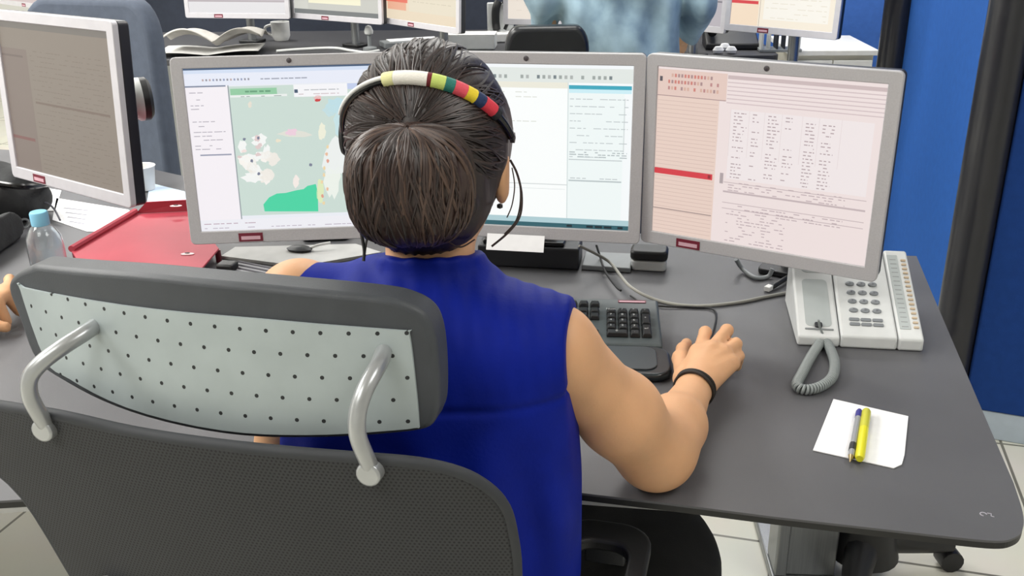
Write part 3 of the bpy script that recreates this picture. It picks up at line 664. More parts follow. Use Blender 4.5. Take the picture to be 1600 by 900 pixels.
# small black and silver device between centre and right monitors
c = G(1016, 424, DZ); r = empty('card_reader', (c.x, c.y+.02, DZ+E0), math.radians(-12), 'small silver and black desk device between the centre and right monitors', 'device')
MB().prism(rrect(-0.034, -0.022, 0.034, 0.022, 0.010), 0, 0.020).build('base', M_lgrey, r, bevel=0.003)
MB().prism(rrect(-0.036, -0.023, 0.036, 0.026, 0.012), 0.0201, 0.040).build('top', M_black, r, bevel=0.005)
# docking box and silver wedge below the centre monitor
c = G(830, 424, DZ); r = empty('docking_box', (c.x, c.y+.05, DZ+E0), math.radians(-10), 'dark grey box under the centre monitor with a sloping silver plate', 'stand')
MB().box((0, 0, 0.022), (0.20, 0.07, 0.044)).build('box', M_dark, r, bevel=0.004)
MB().box((-0.01, -0.004, 0.049), (0.16, 0.05, 0.008)).build('bar', M_gloss, r, bevel=0.002)
b = MB(); b.prism([(0.105, -0.03), (0.20, -0.035), (0.20, 0.05), (0.105, 0.05)], 0, 0.010); b.build('silver_plate', M_mgrey, r, bevel=0.002)
p0 = G(800, 388, DZ+.058)
tag(MB().box((0, 0, 0), (0.105, 0.002, 0.030), 0, None, Matrix.Rotation(-.5, 3, 'X')).build('paper_label', M_paper, loc=G(805, 376, .826)+Vector((0, -.018, .002)), rz=-.2), 'white paper label stuck under the centre monitor\'s lower edge', 'label')

# ---------------- left part of the desk: folder, papers, bottle, bag
M_red = mat('red_plastic', (178, 66, 80), 0.5, spec=0.3, var=0.05, vscale=8)
r = empty('document_tray', (-0.72, 1.9, DZ+E0), 0, 'pinkish red plastic document tray left of the map monitor', 'tray'); o0 = r.location.copy()
def loc(x, y, z): return G(x, y, z)-o0
A_, B_, C_, D_ = loc(212, 334, DZ+.03), loc(296, 330, DZ+.03), loc(342, 388, DZ+.03), loc(292, 446, DZ+.03); E_ = loc(140, 440, DZ+.03); F_ = loc(112, 392, DZ+.034)
b = MB(); up = [A_, B_, C_, D_, E_, F_]; dn = [p-Vector((0, 0, 0.004)) for p in up]
b.add(up+dn, [(5, 4, 3, 2, 1, 0), (6, 7, 8, 9, 10, 11)]+[(i, (i+1) % 6, 6+(i+1) % 6, 6+i) for i in range(6)]); b.build('sheet', M_red, r, smooth=False, bevel=0.001)
b = MB(); b.tube([F_+Vector((0, 0, .004)), A_+Vector((0, 0, .006))], 0.007, 8); b.build('raised_lip', M_red, r)
K1, K2 = loc(228, 316, DZ+.055), loc(300, 312, DZ+.055)
b = MB(); b.add([A_, B_, K2, K1, A_-Vector((0, -.004, 0)), B_-Vector((0, -.004, 0)), K2-Vector((0, -.004, 0)), K1-Vector((0, -.004, 0))], [(0, 1, 2, 3), (7, 6, 5, 4), (0, 4, 5, 1), (1, 5, 6, 2), (2, 6, 7, 3), (3, 7, 4, 0)]); b.build('back_flap', M_red, r, smooth=False)
M_dred = mat('dark_red_plastic', (120, 34, 48), 0.45)
for i in range(6): MB().tube([(up[i].x*.97, up[i].y*.97, 0.0), (up[i].x*.97, up[i].y*.97, up[i].z-.004)], 0.006, 8).build('foot', M_dred, r)
for q_ in (loc(293, 397, DZ+.0305), loc(275, 322, DZ+.052)):
    rv = MB().lathe([(0.009, 0), (0.009, 0.001), (0.004, 0.002)], 14, 0, Matrix.Translation(q_) @ Matrix.Diagonal((1.5, .8, 1, 1))).build('rivet', mat('pale_rivet', (226, 190, 192), 0.3), r)
    MB().lathe([(0.004, 0.002), (0.003, 0.003)], 10, 0, Matrix.Translation(q_) @ Matrix.Diagonal((1.5, .8, 1, 1))).build('hole', M_black, rv)
# water bottle
c = G(85, 452, DZ+.0)
r = empty('water_bottle', (c.x, c.y, DZ+E0), 0, 'clear plastic water bottle with a light blue cap behind the chair headrest', 'bottle')
M_pet = mat('clear_plastic', (236, 242, 246), 0.08, spec=0.5, trans=0.92)
MB().lathe([(0.001, 0.002), (0.028, 0.0), (0.032, 0.008), (0.032, 0.045), (0.030, 0.05), (0.032, 0.055), (0.032, 0.085), (0.030, 0.105), (0.021, 0.122), (0.0135, 0.13), (0.0135, 0.145), (0.0120, 0.145), (0.0120, 0.131), (0.020, 0.12), (0.0285, 0.104), (0.0305, 0.084), (0.0305, 0.008), (0.027, 0.003), (0.001, 0.004)], 28).build('body', M_pet, r)
b = MB(); b.lathe([(0.0160, 0.128), (0.0162, 0.150), (0.0145, 0.1535), (0.001, 0.1535)], 28); b.build('cap', mat('light_blue_cap', (132, 196, 226), 0.4), r, bevel=0.0008)
# papers left of the tray
def sheet(name, px, z, label, cat='paper', th=0.001, m=None, group=None):
    b = MB().prism([tuple(G(*p, z))[:2] for p in px], z, z+th); o = b.build(name, m or M_paper, smooth=False); return tag(o, label, cat, group)
o = sheet('printed_sheet', [(88, 310), (200, 328), (232, 348), (186, 362), (136, 362), (82, 344)], DZ+E0, 'white sheet with lines of print under the dim left monitor')
b = MB()
for k in range(4):
    a0 = G(100+k*3, 326+k*7, DZ); a1 = G(138-k*2, 330+k*7, DZ); d = a1-a0
    b.box(((a0+a1)/2)+Vector((0, 0, E0+.0012)), (d.length, 0.005, 0.0003), 0, None, Matrix.Rotation(math.atan2(d.y, d.x), 3, 'Z'))
b.build('print', mat('faint_text', (150, 150, 158), 0.8), o, smooth=False)
sheet('folded_sheet', [(58, 292), (96, 298), (86, 330), (40, 330)], DZ+E0, 'plain white sheet beside the black bag at the left edge')
sheet('blue_sheet', [(234, 286), (290, 300), (300, 318), (230, 316)], DZ+E0, 'pale blue sheet just behind the red tray', m=mat('pale_blue_paper', (196, 214, 234), 0.7, var=.02))
c = G(228, 300, DZ); r = empty('paper_cup', (c.x-.01, c.y+.02, DZ+E0+.002), 0, 'white paper cup behind the dim monitor\'s right edge', 'cup')
MB().lathe([(0.001, 0), (0.026, 0), (0.033, 0.058), (0.035, 0.060), (0.033, 0.061), (0.030, 0.059), (0.024, 0.004), (0.001, 0.004)], 24).build('cup_wall', M_white, r)
# black bag and coat at the left edge
bag = Sculpt((-1.72, 1.72, DZ), (-1.06, 2.42, DZ+.24), 0.007)
c0 = G(12, 318, DZ+.05)
bag.ell((c0.x-.03, c0.y+.04, DZ+.055), (.10, .11, .075), k=.03).ell((c0.x-.16, c0.y-.05, DZ+.06), (.13, .16, .08), k=.03)
c1 = G(20, 385, DZ+.02); bag.ell((c1.x-.04, c1.y, DZ+.03), (.12, .12, .045), k=.03); c2 = G(15, 435, DZ+.02); bag.ell((c2.x-.07, c2.y+.02, DZ+.02), (.10, .08, .03), k=.03)
bag.disp(lambda X, Y, Z: .006*np.sin(60*X+35*Y)*np.sin(40*Y-20*X+50*Z)); bag.cut((0, 0, DZ+.002), (0, 0, -1))
r = empty('shoulder_bag', (c0.x, c0.y, DZ), 0, 'black crumpled fabric bag lying at the far left of the desk', 'bag')
o = bag.build('bag_body', mat('dark_olive_cloth', (44, 45, 46), 0.9, var=0.25, vscale=25, bump=0.3), r); o.location = -r.location
b = MB().tube([p-r.location for p in smoothpath([c0+Vector((-.02, -.03, .06)), c0+Vector((.06, -.04, .05)), c0+Vector((.07, .06, .03)), c0+Vector((.0, .1, .04))], 8)], .007, 8); b.build('strap', M_gloss, r)
cb = smoothpath([G(x, y, DZ+.006+h) for x, y, h in ((22, 332, .0), (38, 326, .01), (58, 320, .03), (72, 317, .035), (84, 326, .02), (94, 344, .004))], 8)
tag(MB().tube(cb, 0.0022, 8).build('thin_cord', M_ink), 'thin dark cord arching over the papers at the far left', 'cable')
hk = []
for k in range(5): hk.append(G(20+k*5, 338+k*3, DZ+.01))
cb = MB().tube(helix(hk, .010, 9, .003), 0.0028, 6); tag(cb.build('coiled_wire', M_mgrey), 'grey coiled wire beside the black bag at far left', 'cable')

# things under the left monitor
sheet('grey_document', [(368, 390), (556, 385), (596, 398), (470, 420), (346, 404)], DZ+E0, 'pale grey document lying under the map monitor', 'document', 0.006, mat('grey_paper', (190, 190, 188), 0.7, var=0.05))
r = empty('ring_binder', G(405, 428, DZ+E0), 0, 'striped grey ring binder with a black clip between headrest and map monitor', 'binder'); o0 = r.location.copy()
cs = [G(*p, DZ+.02)-o0 for p in ((372, 408), (452, 424), (440, 452), (366, 436))]
b = MB(); b.prism([(p.x, p.y) for p in cs], 0, 0.022); b.build('cover', mat('grey_cover', (150, 150, 154), 0.6, var=0.08), r, bevel=.002)
b = MB()
for k in range(5):
    t = (k+.6)/5.6; a_ = cs[0].lerp(cs[3], t); b2 = cs[1].lerp(cs[2], t); b.tube([(a_.x, a_.y, .0225), (b2.x, b2.y, .0225)], 0.0022, 6)
b.build('rings', mat('dark_rule', (92, 90, 98), .5), r)
q_ = G(355, 415, DZ+.03)-o0; b = MB(); b.box((q_.x, q_.y, .018), (.034, .03, .036), 0, None, Matrix.Rotation(-.2, 3, 'Z')); b.build('clip', M_black, r, bevel=.004)
c = G(357, 437, DZ); tag(MB().lathe([(0.001, .001), (.026, .0006), (.028, .006), (.025, .012), (.001, .015)], 24).build('red_lid', mat('crimson_plastic', (170, 34, 54), .4), loc=(c.x, c.y, DZ)), 'small round crimson lid in front of the red tray', 'lid')
c = G(468, 388, DZ+.012); r = empty('spectacles', (c.x, c.y, DZ+.0068), -.2, 'dark oval spectacles lens with a pale arm under the map monitor', 'spectacles')
MB().lathe([(.001, 0), (.026, .002), (.028, .005), (.02, .009), (.001, .011)], 24, 0, Matrix.Diagonal((1, .55, 1, 1))).build('lens', M_dark, r)
MB().tube(smoothpath([(.022, .004, .006), (.04, .008, .012), (.058, .024, .012)], 6), .003, 8).build('arm', M_white, r)
# ------------------------------------------------------------------ office chair seen from behind
def hit(px, py, O, yaw, f, t0=0.8):
    """where the view through a photo pixel meets the surface y = f(x, z) of a frame at O turned by yaw; returns local (x, z)"""
    ex = Vector((math.cos(yaw), math.sin(yaw), 0)); ey = Vector((-math.sin(yaw), math.cos(yaw), 0)); d = ray(px, py)
    def g(t):
        p = CAMP+d*t-O; return p.dot(ey)-f(p.dot(ex), p.z)
    a, b = t0, t0*1.05
    for _ in range(30):
        ga, gb = g(a), g(b)
        if abs(gb-ga) < 1e-12: break
        a, b = b, b-gb*(b-a)/(gb-ga)
    p = CAMP+d*b-O; return p.dot(ex), p.z, b
def patch(mb, outline, f, y0, y1, rings=10, mi=0, c=None):
    """solid sheet with the given (x, z) outline lying on y = f(x, z), from offset y0 to y1"""
    n = len(outline); cx = sum(p[0] for p in outline)/n; cz = sum(p[1] for p in outline)/n; vs = []; fs = []
    for yo in (y0, y1):
        for k in range(rings, 0, -1):
            s_ = k/rings; vs += [(cx+(x-cx)*s_, f(cx+(x-cx)*s_, cz+(z-cz)*s_)+yo, cz+(z-cz)*s_) for x, z in outline]
        vs.append((cx, f(cx, cz)+yo, cz))
    H_ = rings*n+1
    area = sum(outline[i][0]*outline[(i+1) % n][1]-outline[(i+1) % n][0]*outline[i][1] for i in range(n))
    for side in (0, 1):
        o = side*H_
        for k in range(rings-1):
            for i in range(n): fs.append((o+k*n+i, o+k*n+(i+1) % n, o+(k+1)*n+(i+1) % n, o+(k+1)*n+i)[::1 if (side == 0) == (area > 0) else -1])
        for i in range(n): fs.append((o+(rings-1)*n+i, o+(rings-1)*n+(i+1) % n, o+H_-1)[::1 if (side == 0) == (area > 0) else -1])
    for i in range(n): fs.append((i, H_+i, H_+(i+1) % n, (i+1) % n)[::1 if area > 0 else -1])
    mb.add(vs, fs, mi); return mb
def dense(pts, n=6):
    return [(p.x, p.y) for p in smoothpath([(a, b, 0) for a, b in pts], n, True)]
def dotted_mat(name, base, dot, px_, pz_, r_, rough, metal):
    m = mat(name, base, rough, metal, var=0.04, vscale=20); nt = m.node_tree; b = nt.nodes['Principled BSDF']; src = b.inputs['Base Color'].links[0].from_socket
    tc = nt.nodes.new('ShaderNodeTexCoord'); sp = nt.nodes.new('ShaderNodeSeparateXYZ'); nt.links.new(tc.outputs['Object'], sp.inputs[0])
    def mt(op, a, b_=None, c=None):
        n = nt.nodes.new('ShaderNodeMath'); n.operation = op
        for i, v in enumerate((a, b_, c)):
            if v is None: continue
            if isinstance(v, (int, float)): n.inputs[i].default_value = v
            else: nt.links.new(v, n.inputs[i])
        return n.outputs[0]
    w = mt('DIVIDE', sp.outputs[2], pz_); row = mt('FLOOR', w); u = mt('ADD', mt('DIVIDE', sp.outputs[0], px_), mt('MULTIPLY', row, 0.5))
    du = mt('MULTIPLY', mt('SUBTRACT', mt('FRACT', u), .5), px_); dz = mt('MULTIPLY', mt('SUBTRACT', mt('FRACT', w), .5), pz_)
    d = mt('SQRT', mt('ADD', mt('MULTIPLY', du, du), mt('MULTIPLY', dz, dz))); k = mt('LESS_THAN', d, r_)
    mx = nt.nodes.new('ShaderNodeMix'); mx.data_type = 'RGBA'; nt.links.new(k, mx.inputs[0]); nt.links.new(src, mx.inputs[6]); mx.inputs[7].default_value = srgb(dot)+(1,)
    nt.links.new(mx.outputs[2], b.inputs['Base Color']); return m
CY = math.radians(-15)
hc = V(350, 560, 0.86); CO = Vector((-0.275, 0.735, 0))
def tol(p, O=CO, yaw=CY): return Matrix.Rotation(-yaw, 3, 'Z') @ (Vector(p)-O)
yh = tol(hc).y; zh = hc.z; ym = tol(V(330, 690, 0.84)).y; zm = V(330, 690, 0.84).z
fh = lambda x, z: yh+0.85*(x-.0)**2+0.12*(z-zh)
fm = lambda x, z: ym+0.45*x*x+0.16*(zm-z)
ch = empty('office_chair', CO, CY, 'grey and black mesh office chair with a perforated headrest, in the foreground', 'chair')
M_perf = dotted_mat('perforated_silver', (176, 186, 188), (44, 46, 48), 0.0245, 0.0205, 0.0019, 0.42, 0.25)
M_rim = mat('headrest_rim', (64, 67, 72), 0.5, var=0.06, bump=0.1, bscale=600)
padpx = [(12, 450), (22, 430), (42, 420), (64, 417), (200, 428), (350, 442), (480, 454), (580, 464), (626, 473), (660, 491), (676, 520), (683, 570), (684, 630), (679, 655), (664, 672), (600, 681), (480, 687), (350, 681), (200, 646), (106, 602), (54, 562), (28, 496)]
panpx = [(35, 451), (40, 448), (150, 469), (350, 492), (500, 505), (632, 515), (641, 520), (649, 580), (656, 658), (650, 666), (600, 671), (480, 677), (350, 670), (200, 634), (112, 590), (74, 560)]
po = dense([hit(*p, CO, CY, fh)[:2] for p in padpx], 5); pn = dense([hit(*p, CO, CY, fh)[:2] for p in panpx], 4)
patch(MB(), po, fh, 0.0, 0.034, 12).build('headrest_cushion', M_rim, ch, bevel=0.009, seg=4)
patch(MB(), pn, fh, -0.0032, -0.0006, 12).build('headrest_panel', M_perf, ch, bevel=0.0008)
mpx = [(-78, 668), (-66, 646), (-40, 635), (0, 640), (90, 655), (200, 680), (300, 696), (430, 711), (560, 722), (650, 730), (715, 745), (758, 768), (785, 798), (797, 840), (804, 900), (800, 1000), (775, 1110), (700, 1160), (310, 1160), (235, 1110), (160, 985), (110, 900), (33, 777), (-40, 712)]
M_mesh = dotted_mat('black_mesh_weave', (52, 53, 56), (24, 24, 26), 0.0042, 0.0036, 0.0011, 0.75, 0)
mo = dense([hit(*p, CO, CY, fm)[:2] for p in mpx], 4)
patch(MB(), mo, fm, 0.0, 0.010, 12).build('back_mesh', M_mesh, ch, bevel=0.003)
fr = [(x, fm(x, z)+.006, z) for x, z in mo]
MB().tube(fr, 0.0058, 10, closed=True).build('back_frame', mat('frame_grey', (52, 54, 58), .7, var=.05), ch)
for k, (pp_, bul) in enumerate((([(75, 667), (62, 648), (47, 618), (47, 590), (66, 566), (100, 541), (130, 522), (150, 508)], .035), ([(581, 734), (571, 712), (559, 680), (559, 645), (569, 612), (583, 585), (594, 565), (600, 548)], .035))):
    d0 = hit(*pp_[0], CO, CY, fm)[2]; d1 = hit(*pp_[-1], CO, CY, fh)[2]; n = len(pp_); w = []
    for i, p in enumerate(pp_):
        t = i/(n-1); w.append(tol(V(p[0], p[1], d0+(d1-d0)*t-bul*math.sin(PI*t))))
    tb = MB().tube(smoothpath(w, 6), 0.0076, 14).build('headrest_tube', M_chrome, ch)
    MB().tube([w[0]+Vector((0, -.010, 0)), w[0]+Vector((0, .006, 0))], 0.0112, 18).build('flange', M_chrome, tb, bevel=0.002)
# rest of the chair
SC = (0.01, 0.31); SH = 0.485
b = MB(); b.prism(rrect(SC[0]-.245, SC[1]-.23, SC[0]+.245, SC[1]+.24, .09, 8), SH-.07, SH); b.build('seat', M_blackfab, ch, bevel=.025, seg=4)
MB().prism(rrect(SC[0]-.12, SC[1]-.14, SC[0]+.12, SC[1]+.10, .02), SH-.13, SH-.0705).build('seat_mechanism', M_metal, ch, bevel=.005)
for sx in (-1, 1):
    MB().tube(smoothpath([(sx*.10, SC[1]-.12, SH-.10), (sx*.16, .10, SH-.08), (sx*.17, fm(.17, .6)-.03, .60), (sx*.17, fm(.17, .75)-.012, .75)], 8), .013, 12).build('back_strut', M_chrome, ch)
MB().tube([(SC[0], SC[1], .12), (SC[0], SC[1], SH-.13)], .027, 20).build('gas_lift', M_metal, ch)
for k in range(5):
    a = 2*PI*k/5+.4; cs_, sn = math.cos(a), math.sin(a)
    lb = MB().tube([(SC[0], SC[1], .12), (SC[0]+.14*cs_, SC[1]+.14*sn, .105), (SC[0]+.30*cs_, SC[1]+.30*sn, .075)], [.026, .022, .015], 12).build('base_leg', M_metal, ch)
    MB().tube([(SC[0]+.30*cs_-.02*sn, SC[1]+.30*sn+.02*cs_, .026), (SC[0]+.30*cs_+.02*sn, SC[1]+.30*sn-.02*cs_, .026)], .0255, 16).build('caster', M_black, lb, bevel=.003)
# armrests: black arched brackets with a pad
ap = tol(G(938, 872, .66))
for sx in (-1, 1):
    cxx = SC[0]+sx*(ap.x-SC[0]); y0 = ap.y-.16
    def ring(w, h0, h1, r_, z0, z1, w2, g0, g1, r2):
        o_ = rrect(cxx-w, h0, cxx+w, h1, r_, 6); i_ = rrect(cxx-w2, g0, cxx+w2, g1, r2, 6); n = len(o_); m_ = MB(); vs = []
        for pl_, z in ((o_, z0), (o_, z1), (i_, z1), (i_, z0)): vs += [(p[0], p[1], z) for p in pl_]
        m_.add(vs, [(k*n+i, k*n+(i+1) % n, ((k+1) % 4)*n+(i+1) % n, ((k+1) % 4)*n+i) for k in range(4) for i in range(n)]); return m_
    a_ = ring(.058, y0, y0+.225, .04, .652, .670, .034, y0+.02, y0+.182, .026).build('arm_pad', M_black, ch, bevel=.005, seg=3)
    MB().box((cxx, y0+.08, .630), (.064, .12, .010)).build('pad_plate', M_metal, ch, bevel=.003)
    MB().box((cxx, y0+.08, .535), (.03, .05, .18)).build('arm_post', M_dark, ch, bevel=.004)
    for yy in (y0+.01, y0+.20): MB().box((cxx, yy, .640), (.05, .012, .030)).build('pad_bracket', M_dark, ch, bevel=.002)
    MB().box((cxx-sx*.08, y0+.08, SH-.05), (.20, .05, .02)).build('arm_support', M_dark, ch, bevel=.003)

# ------------------------------------------------------------------ people
def skin_mat(name, c):
    return mat(name, c, 0.5, spec=0.35, var=0.05, vscale=18, bump=0.08, bscale=350, sss=0.15)
M_skin = skin_mat('skin', (214, 164, 124))
M_hair = mat('dark_brown_hair', (40, 30, 29), 0.42, var=0.25, vscale=60, bump=0.25, bscale=120, stretch=(1, 1, .25), spec=0.5)
M_hair2 = mat('mid_brown_hair', (58, 43, 39), 0.4, var=0.15, spec=0.5)
M_hair3 = mat('light_brown_hair', (84, 65, 56), 0.42, var=0.15, spec=0.5)
def head(s, c, hx, hy, sc=1.0, k=.012):
    """skull, face, nose, ears, chin; hx = right, hy = face direction"""
    c = Vector(c); hz = hx.cross(hy).normalized(); R = Matrix((hx, hy, hz)).transposed()
    L = lambda x, y, z: c+(hx*x+hy*y+hz*z)*sc
    s.ell(L(0, 0, .012), (.073*sc, .090*sc, .092*sc), R).ell(L(0, .034, -.045), (.058*sc, .058*sc, .070*sc), R, k=.03)
    s.ell(L(0, .072, -.100), (.020*sc, .016*sc, .014*sc), R, k=.02); s.cap(L(0, .088, -.005), L(0, .106, -.042), .007*sc, .012*sc, k=.012)
    s.ell(L(0, .088, -.070), (.024*sc, .008*sc, .005*sc), R, k=.006).ell(L(0, .088, -.080), (.021*sc, .008*sc, .005*sc), R, k=.006)
    for q in (-1, 1):
        s.ell(L(q*.030, .092, .002), (.015*sc, .010*sc, .010*sc), R, k=.008, sub=True); s.ell(L(q*.030, .078, .002), (.013*sc,)*3, R, k=.003)
        s.ell(L(q*.030, .088, .020), (.020*sc, .009*sc, .005*sc), R, k=.01)
        s.ell(L(q*.079, -.008, -.022), (.009*sc, .018*sc, .029*sc), R, k=.006); s.ell(L(q*.090, -.002, -.020), (.005*sc, .009*sc, .017*sc), R, k=.004, sub=True)
    return L, R
def finger(s, pts, r0, r1, k=.004):
    n = len(pts)
    for i in range(n-1): s.cap(pts[i], pts[i+1], r0+(r1-r0)*i/(n-1), r0+(r1-r0)*(i+1)/(n-1), k=k)
def simple_hand(s, w, d, up, side, curl=.25, sc=1.0):
    """relaxed hand from wrist w pointing along d, back of the hand towards up, thumb on side"""
    d = d.normalized(); side = (side-d*side.dot(d)).normalized(); up = up.normalized()
    for i in range(4):
        o = (1.5-i)*.019*sc; L = (.080, .088, .082, .064)[i]*sc; mcp = w+d*(.082-.004*abs(i-1))*sc+side*o
        s.cap(w+side*o*.5, mcp, .015*sc, .0105*sc, k=.014); p = [mcp]; a = .12
        for j, f in enumerate((.45, .31, .24)):
            a += curl*(1+.5*j)*(1+.1*i); p.append(p[-1]+(d*math.cos(a)-up*math.sin(a)+side*o*1.2)*L*f)
        finger(s, p, .0092*sc, .0070*sc)
    t0 = w+d*.022*sc+side*.022*sc; t1 = t0+(d*.7+side*.75-up*.25).normalized()*.042*sc; t2 = t1+(d*.9+side*.3-up*.25).normalized()*.032*sc; t3 = t2+(d*1-up*.2).normalized()*.024*sc
    s.cap(w, t0, .016*sc, .015*sc, k=.014); finger(s, [t0, t1, t2, t3], .0125*sc, .0080*sc, k=.006)

# --- woman in the blue blouse
HX = Vector((0.985, -0.17, 0.0)).normalized(); HY = Vector((0.165, 0.955, -0.22)); HY = (HY-HX*HY.dot(HX)).normalized()
HC = Vector((-0.084, 0.998, 1.154))
wm = empty('person', (-0.12, 0.95, 0.0), 0, 'person in a sleeveless blue blouse seated with back to us, hand on the mouse', 'person'); WI = -wm.location
sb = Sculpt((-0.42, 0.74, 0.42), (0.40, 1.50, 1.31), 0.0036)
HL_, HR_ = head(sb, HC, HX, HY)
sb.cap((-.088, .950, .99), (-.086, .978, 1.10), .050, .046, k=.02)
sb.ell((-.115, .895, .62), (.145, .095, .20), k=.03).ell((-.10, .925, .84), (.145, .095, .18), k=.04).cap((-.20, .97, .975), (.005, .935, .950), .042, k=.03)
EL = G(1026, 707, .775); SHd = V(862, 548, 1.02); WR = G(1086, 606, .772)
mid = SHd.lerp(EL, .55)+Vector((.006, -.004, 0))
sb.cap((-.01, .935, .950), SHd, .044, .047, k=.02); sb.cap(SHd, mid, .0470, .0410, k=.02).cap(mid, EL, .0410, .0355, k=.025).cap(mid+Vector((.004, -.004, -.006)), EL+Vector((-.010, -.004, .004)), .0395, .035, k=.03)
fm1 = EL.lerp(WR, .35)+Vector((.004, 0, .003)); sb.cap(EL, fm1, .0355, .0345, k=.035).cap(EL+Vector((.006, .010, .002)), fm1, .0345, .0345, k=.03).cap(fm1, WR, .0345, .0235, k=.014)
MCP = [G(1092, 552, .792), G(1112, 546, .797), G(1130, 553, .792), G(1143, 568, .782)]
PIP = [G(1102, 519, .799), G(1136, 516, .801), G(1150, 537, .793), G(1155, 556, .778)]
fd = (G(1110, 500, .77)-G(1110, 560, .77)).normalized()
for i in range(4):
    sb.cap(WR+Vector((-.010+.007*i, 0, 0)), MCP[i], .0155, .0115, k=.010)
    a = PIP[i]; dp = a+fd*(.018, .020, .018, .013)[i]-Vector((0, 0, (.012, .012, .014, .013)[i])); tp = dp+fd*.008-Vector((0, 0, .016))
    if i == 3: tp.z = max(tp.z, DZ+.009)
    finger(sb, [MCP[i], a, dp, tp], (.0102, .0104, .0098, .0086)[i], (.0076, .0078, .0074, .0066)[i])
for i in range(4):
    sb.cap(WR+Vector((-.008+.006*i, .012, .0175)), MCP[i]+Vector((0, 0, .0050)), .0050, .0066, k=.006); sb.ell(MCP[i]+Vector((0, 0, .002)), (.0112, .0115, .0108), k=.006)
th = [G(1070, 592, .768), G(1064, 560, .766), G(1068, 546, .762), G(1073, 536, .757)]
sb.cap(WR, th[0], .019, .015, k=.012); finger(sb, th, .0145, .0085, k=.007)
sb.cap(th[0], MCP[0], .012, .011, k=.012)
# left arm, mostly behind the headrest
SL = V(470, 476, 1.06); ELl = G(448, 690, .785); WLt = Vector((-.17, 1.30, .785))
sb.cap((-.18, .97, .97), SL, .044, .047, k=.02).cap(SL, ELl, .046, .036, k=.02).cap(ELl, WLt, .036, .023, k=.014)
simple_hand(sb, WLt, Vector((.35, 1, .0)), Vector((0, 0, 1)), Vector((1, -.3, 0)), .28, .9)
body = sb.build('body', M_skin, wm); body.location = WI
# blouse
M_blue = mat('blue_satin_cloth', (7, 29, 134), 0.6, var=0.10, vscale=16, bump=0.12, bscale=260, spec=0.12)
sh = Sculpt((-.36, .70, .44), (.17, 1.14, 1.10), 0.0036)
sh.ell((-.112, .888, .60), (.172, .118, .25), k=.04).ell((-.098, .922, .83), (.160, .112, .20), k=.05).ell((-.094, .945, .955), (.150, .085, .085), k=.04)
sh.cap((-.225, .978, .972), (.02, .930, .955), .0525, .0515, k=.03).cap((.015, .930, .955), V(872, 541, 1.02), .052, .052, k=.02).cap((-.15, .965, .980), SL+Vector((.004, -.004, -.002)), .060, .0535, k=.02)
sh.cap((-.006, .905, .95), (-.004, .895, .70), .066, .066, k=.05).ell((-.112, .89, .48), (.178, .125, .16), k=.06)
sh.cap((-.090, .950, .985), (-.086, .962, 1.030), .070, .0585, k=.035)
sh.cap((-.087, .958, 1.03), (-.085, .966, 1.085), .0575, .0575, k=.006)
sh.cut((-.086, .962, 1.054), (0.0, .25, 1), .004)
sh.cut(V(886, 560, 1.0)+Vector((.004, 0, 0)), (1, -.20, .05), .003); sh.cut((-.238, .97, 1.0), (-1, .16, .10), .003)
def folds(X, Y, Z):
    m_ = np.clip((0.93-Z)/.12, 0, 1); r_ = .0046*np.sin(105*(X-.2*Y)+2.0*np.sin(7*Z))+.0034*np.sin(52*X+9*Z)
    w_ = .0030*np.sin(85*X+30*np.sin(9*X)+40*Z)*np.clip((Z-.93)/.05, 0, 1)*np.clip((-.13-X)/.05, .25, 1)
    seam = .0032*np.exp(-((Z-.935)/.0035)**2)
    return r_*m_+w_+seam
sh.disp(folds)
blouse = sh.build('blouse', M_blue, wm); blouse.location = WI
# skirt over the lap, legs below
M_skirt = mat('black_skirt_cloth', (30, 30, 32), 0.85, var=0.15, vscale=30, bump=0.2, bscale=400)
sk = Sculpt((-.42, .70, .40), (.36, 1.52, .70), 0.007)
sk.ell((-.10, .90, .56), (.17, .14, .09), k=.03).cap((-.20, .95, .555), (-.22, 1.36, .55), .075, .065, k=.03).cap((-.03, .95, .55), (.20, 1.34, .55), .072, .065, k=.03)
sk.ell((.09, 1.13, .535), (.20, .22, .055), k=.03).cut((0, 0, .492), (0, 0, -1), .01).cut((0, .72, 0), (0, -1, 0))
skirt = sk.build('skirt', M_skirt, wm); skirt.location = WI
lgm = Sculpt((-.42, 1.10, 0.0), (.36, 1.62, .62), 0.008)
for hip, kn, an in (((-.20, 1.15, .55), (-.22, 1.38, .545), (-.20, 1.34, .09)), ((.08, 1.18, .55), (.20, 1.36, .545), (.17, 1.32, .09))):
    lgm.cap(hip, kn, .06, .052, k=.02).cap(kn, an, .052, .03, k=.02).cap(an, (an[0], an[1]+.13, .04), .028, .028, k=.02)
legs = lgm.build('legs', mat('dark_stockings', (52, 42, 42), .6, var=.05), wm); legs.location = WI
for an in ((-.20, 1.34), (.17, 1.32)):
    q_ = Sculpt((an[0]-.06, an[1]-.08, -.002), (an[0]+.06, an[1]+.22, .11), .006)
    q_.ell((an[0], an[1]+.02, .045), (.042, .06, .045), k=.02).ell((an[0], an[1]+.12, .032), (.044, .09, .032), k=.03).cut((0, 0, .004), (0, 0, -1)); o = q_.build('shoe', M_gloss, wm); o.location = WI
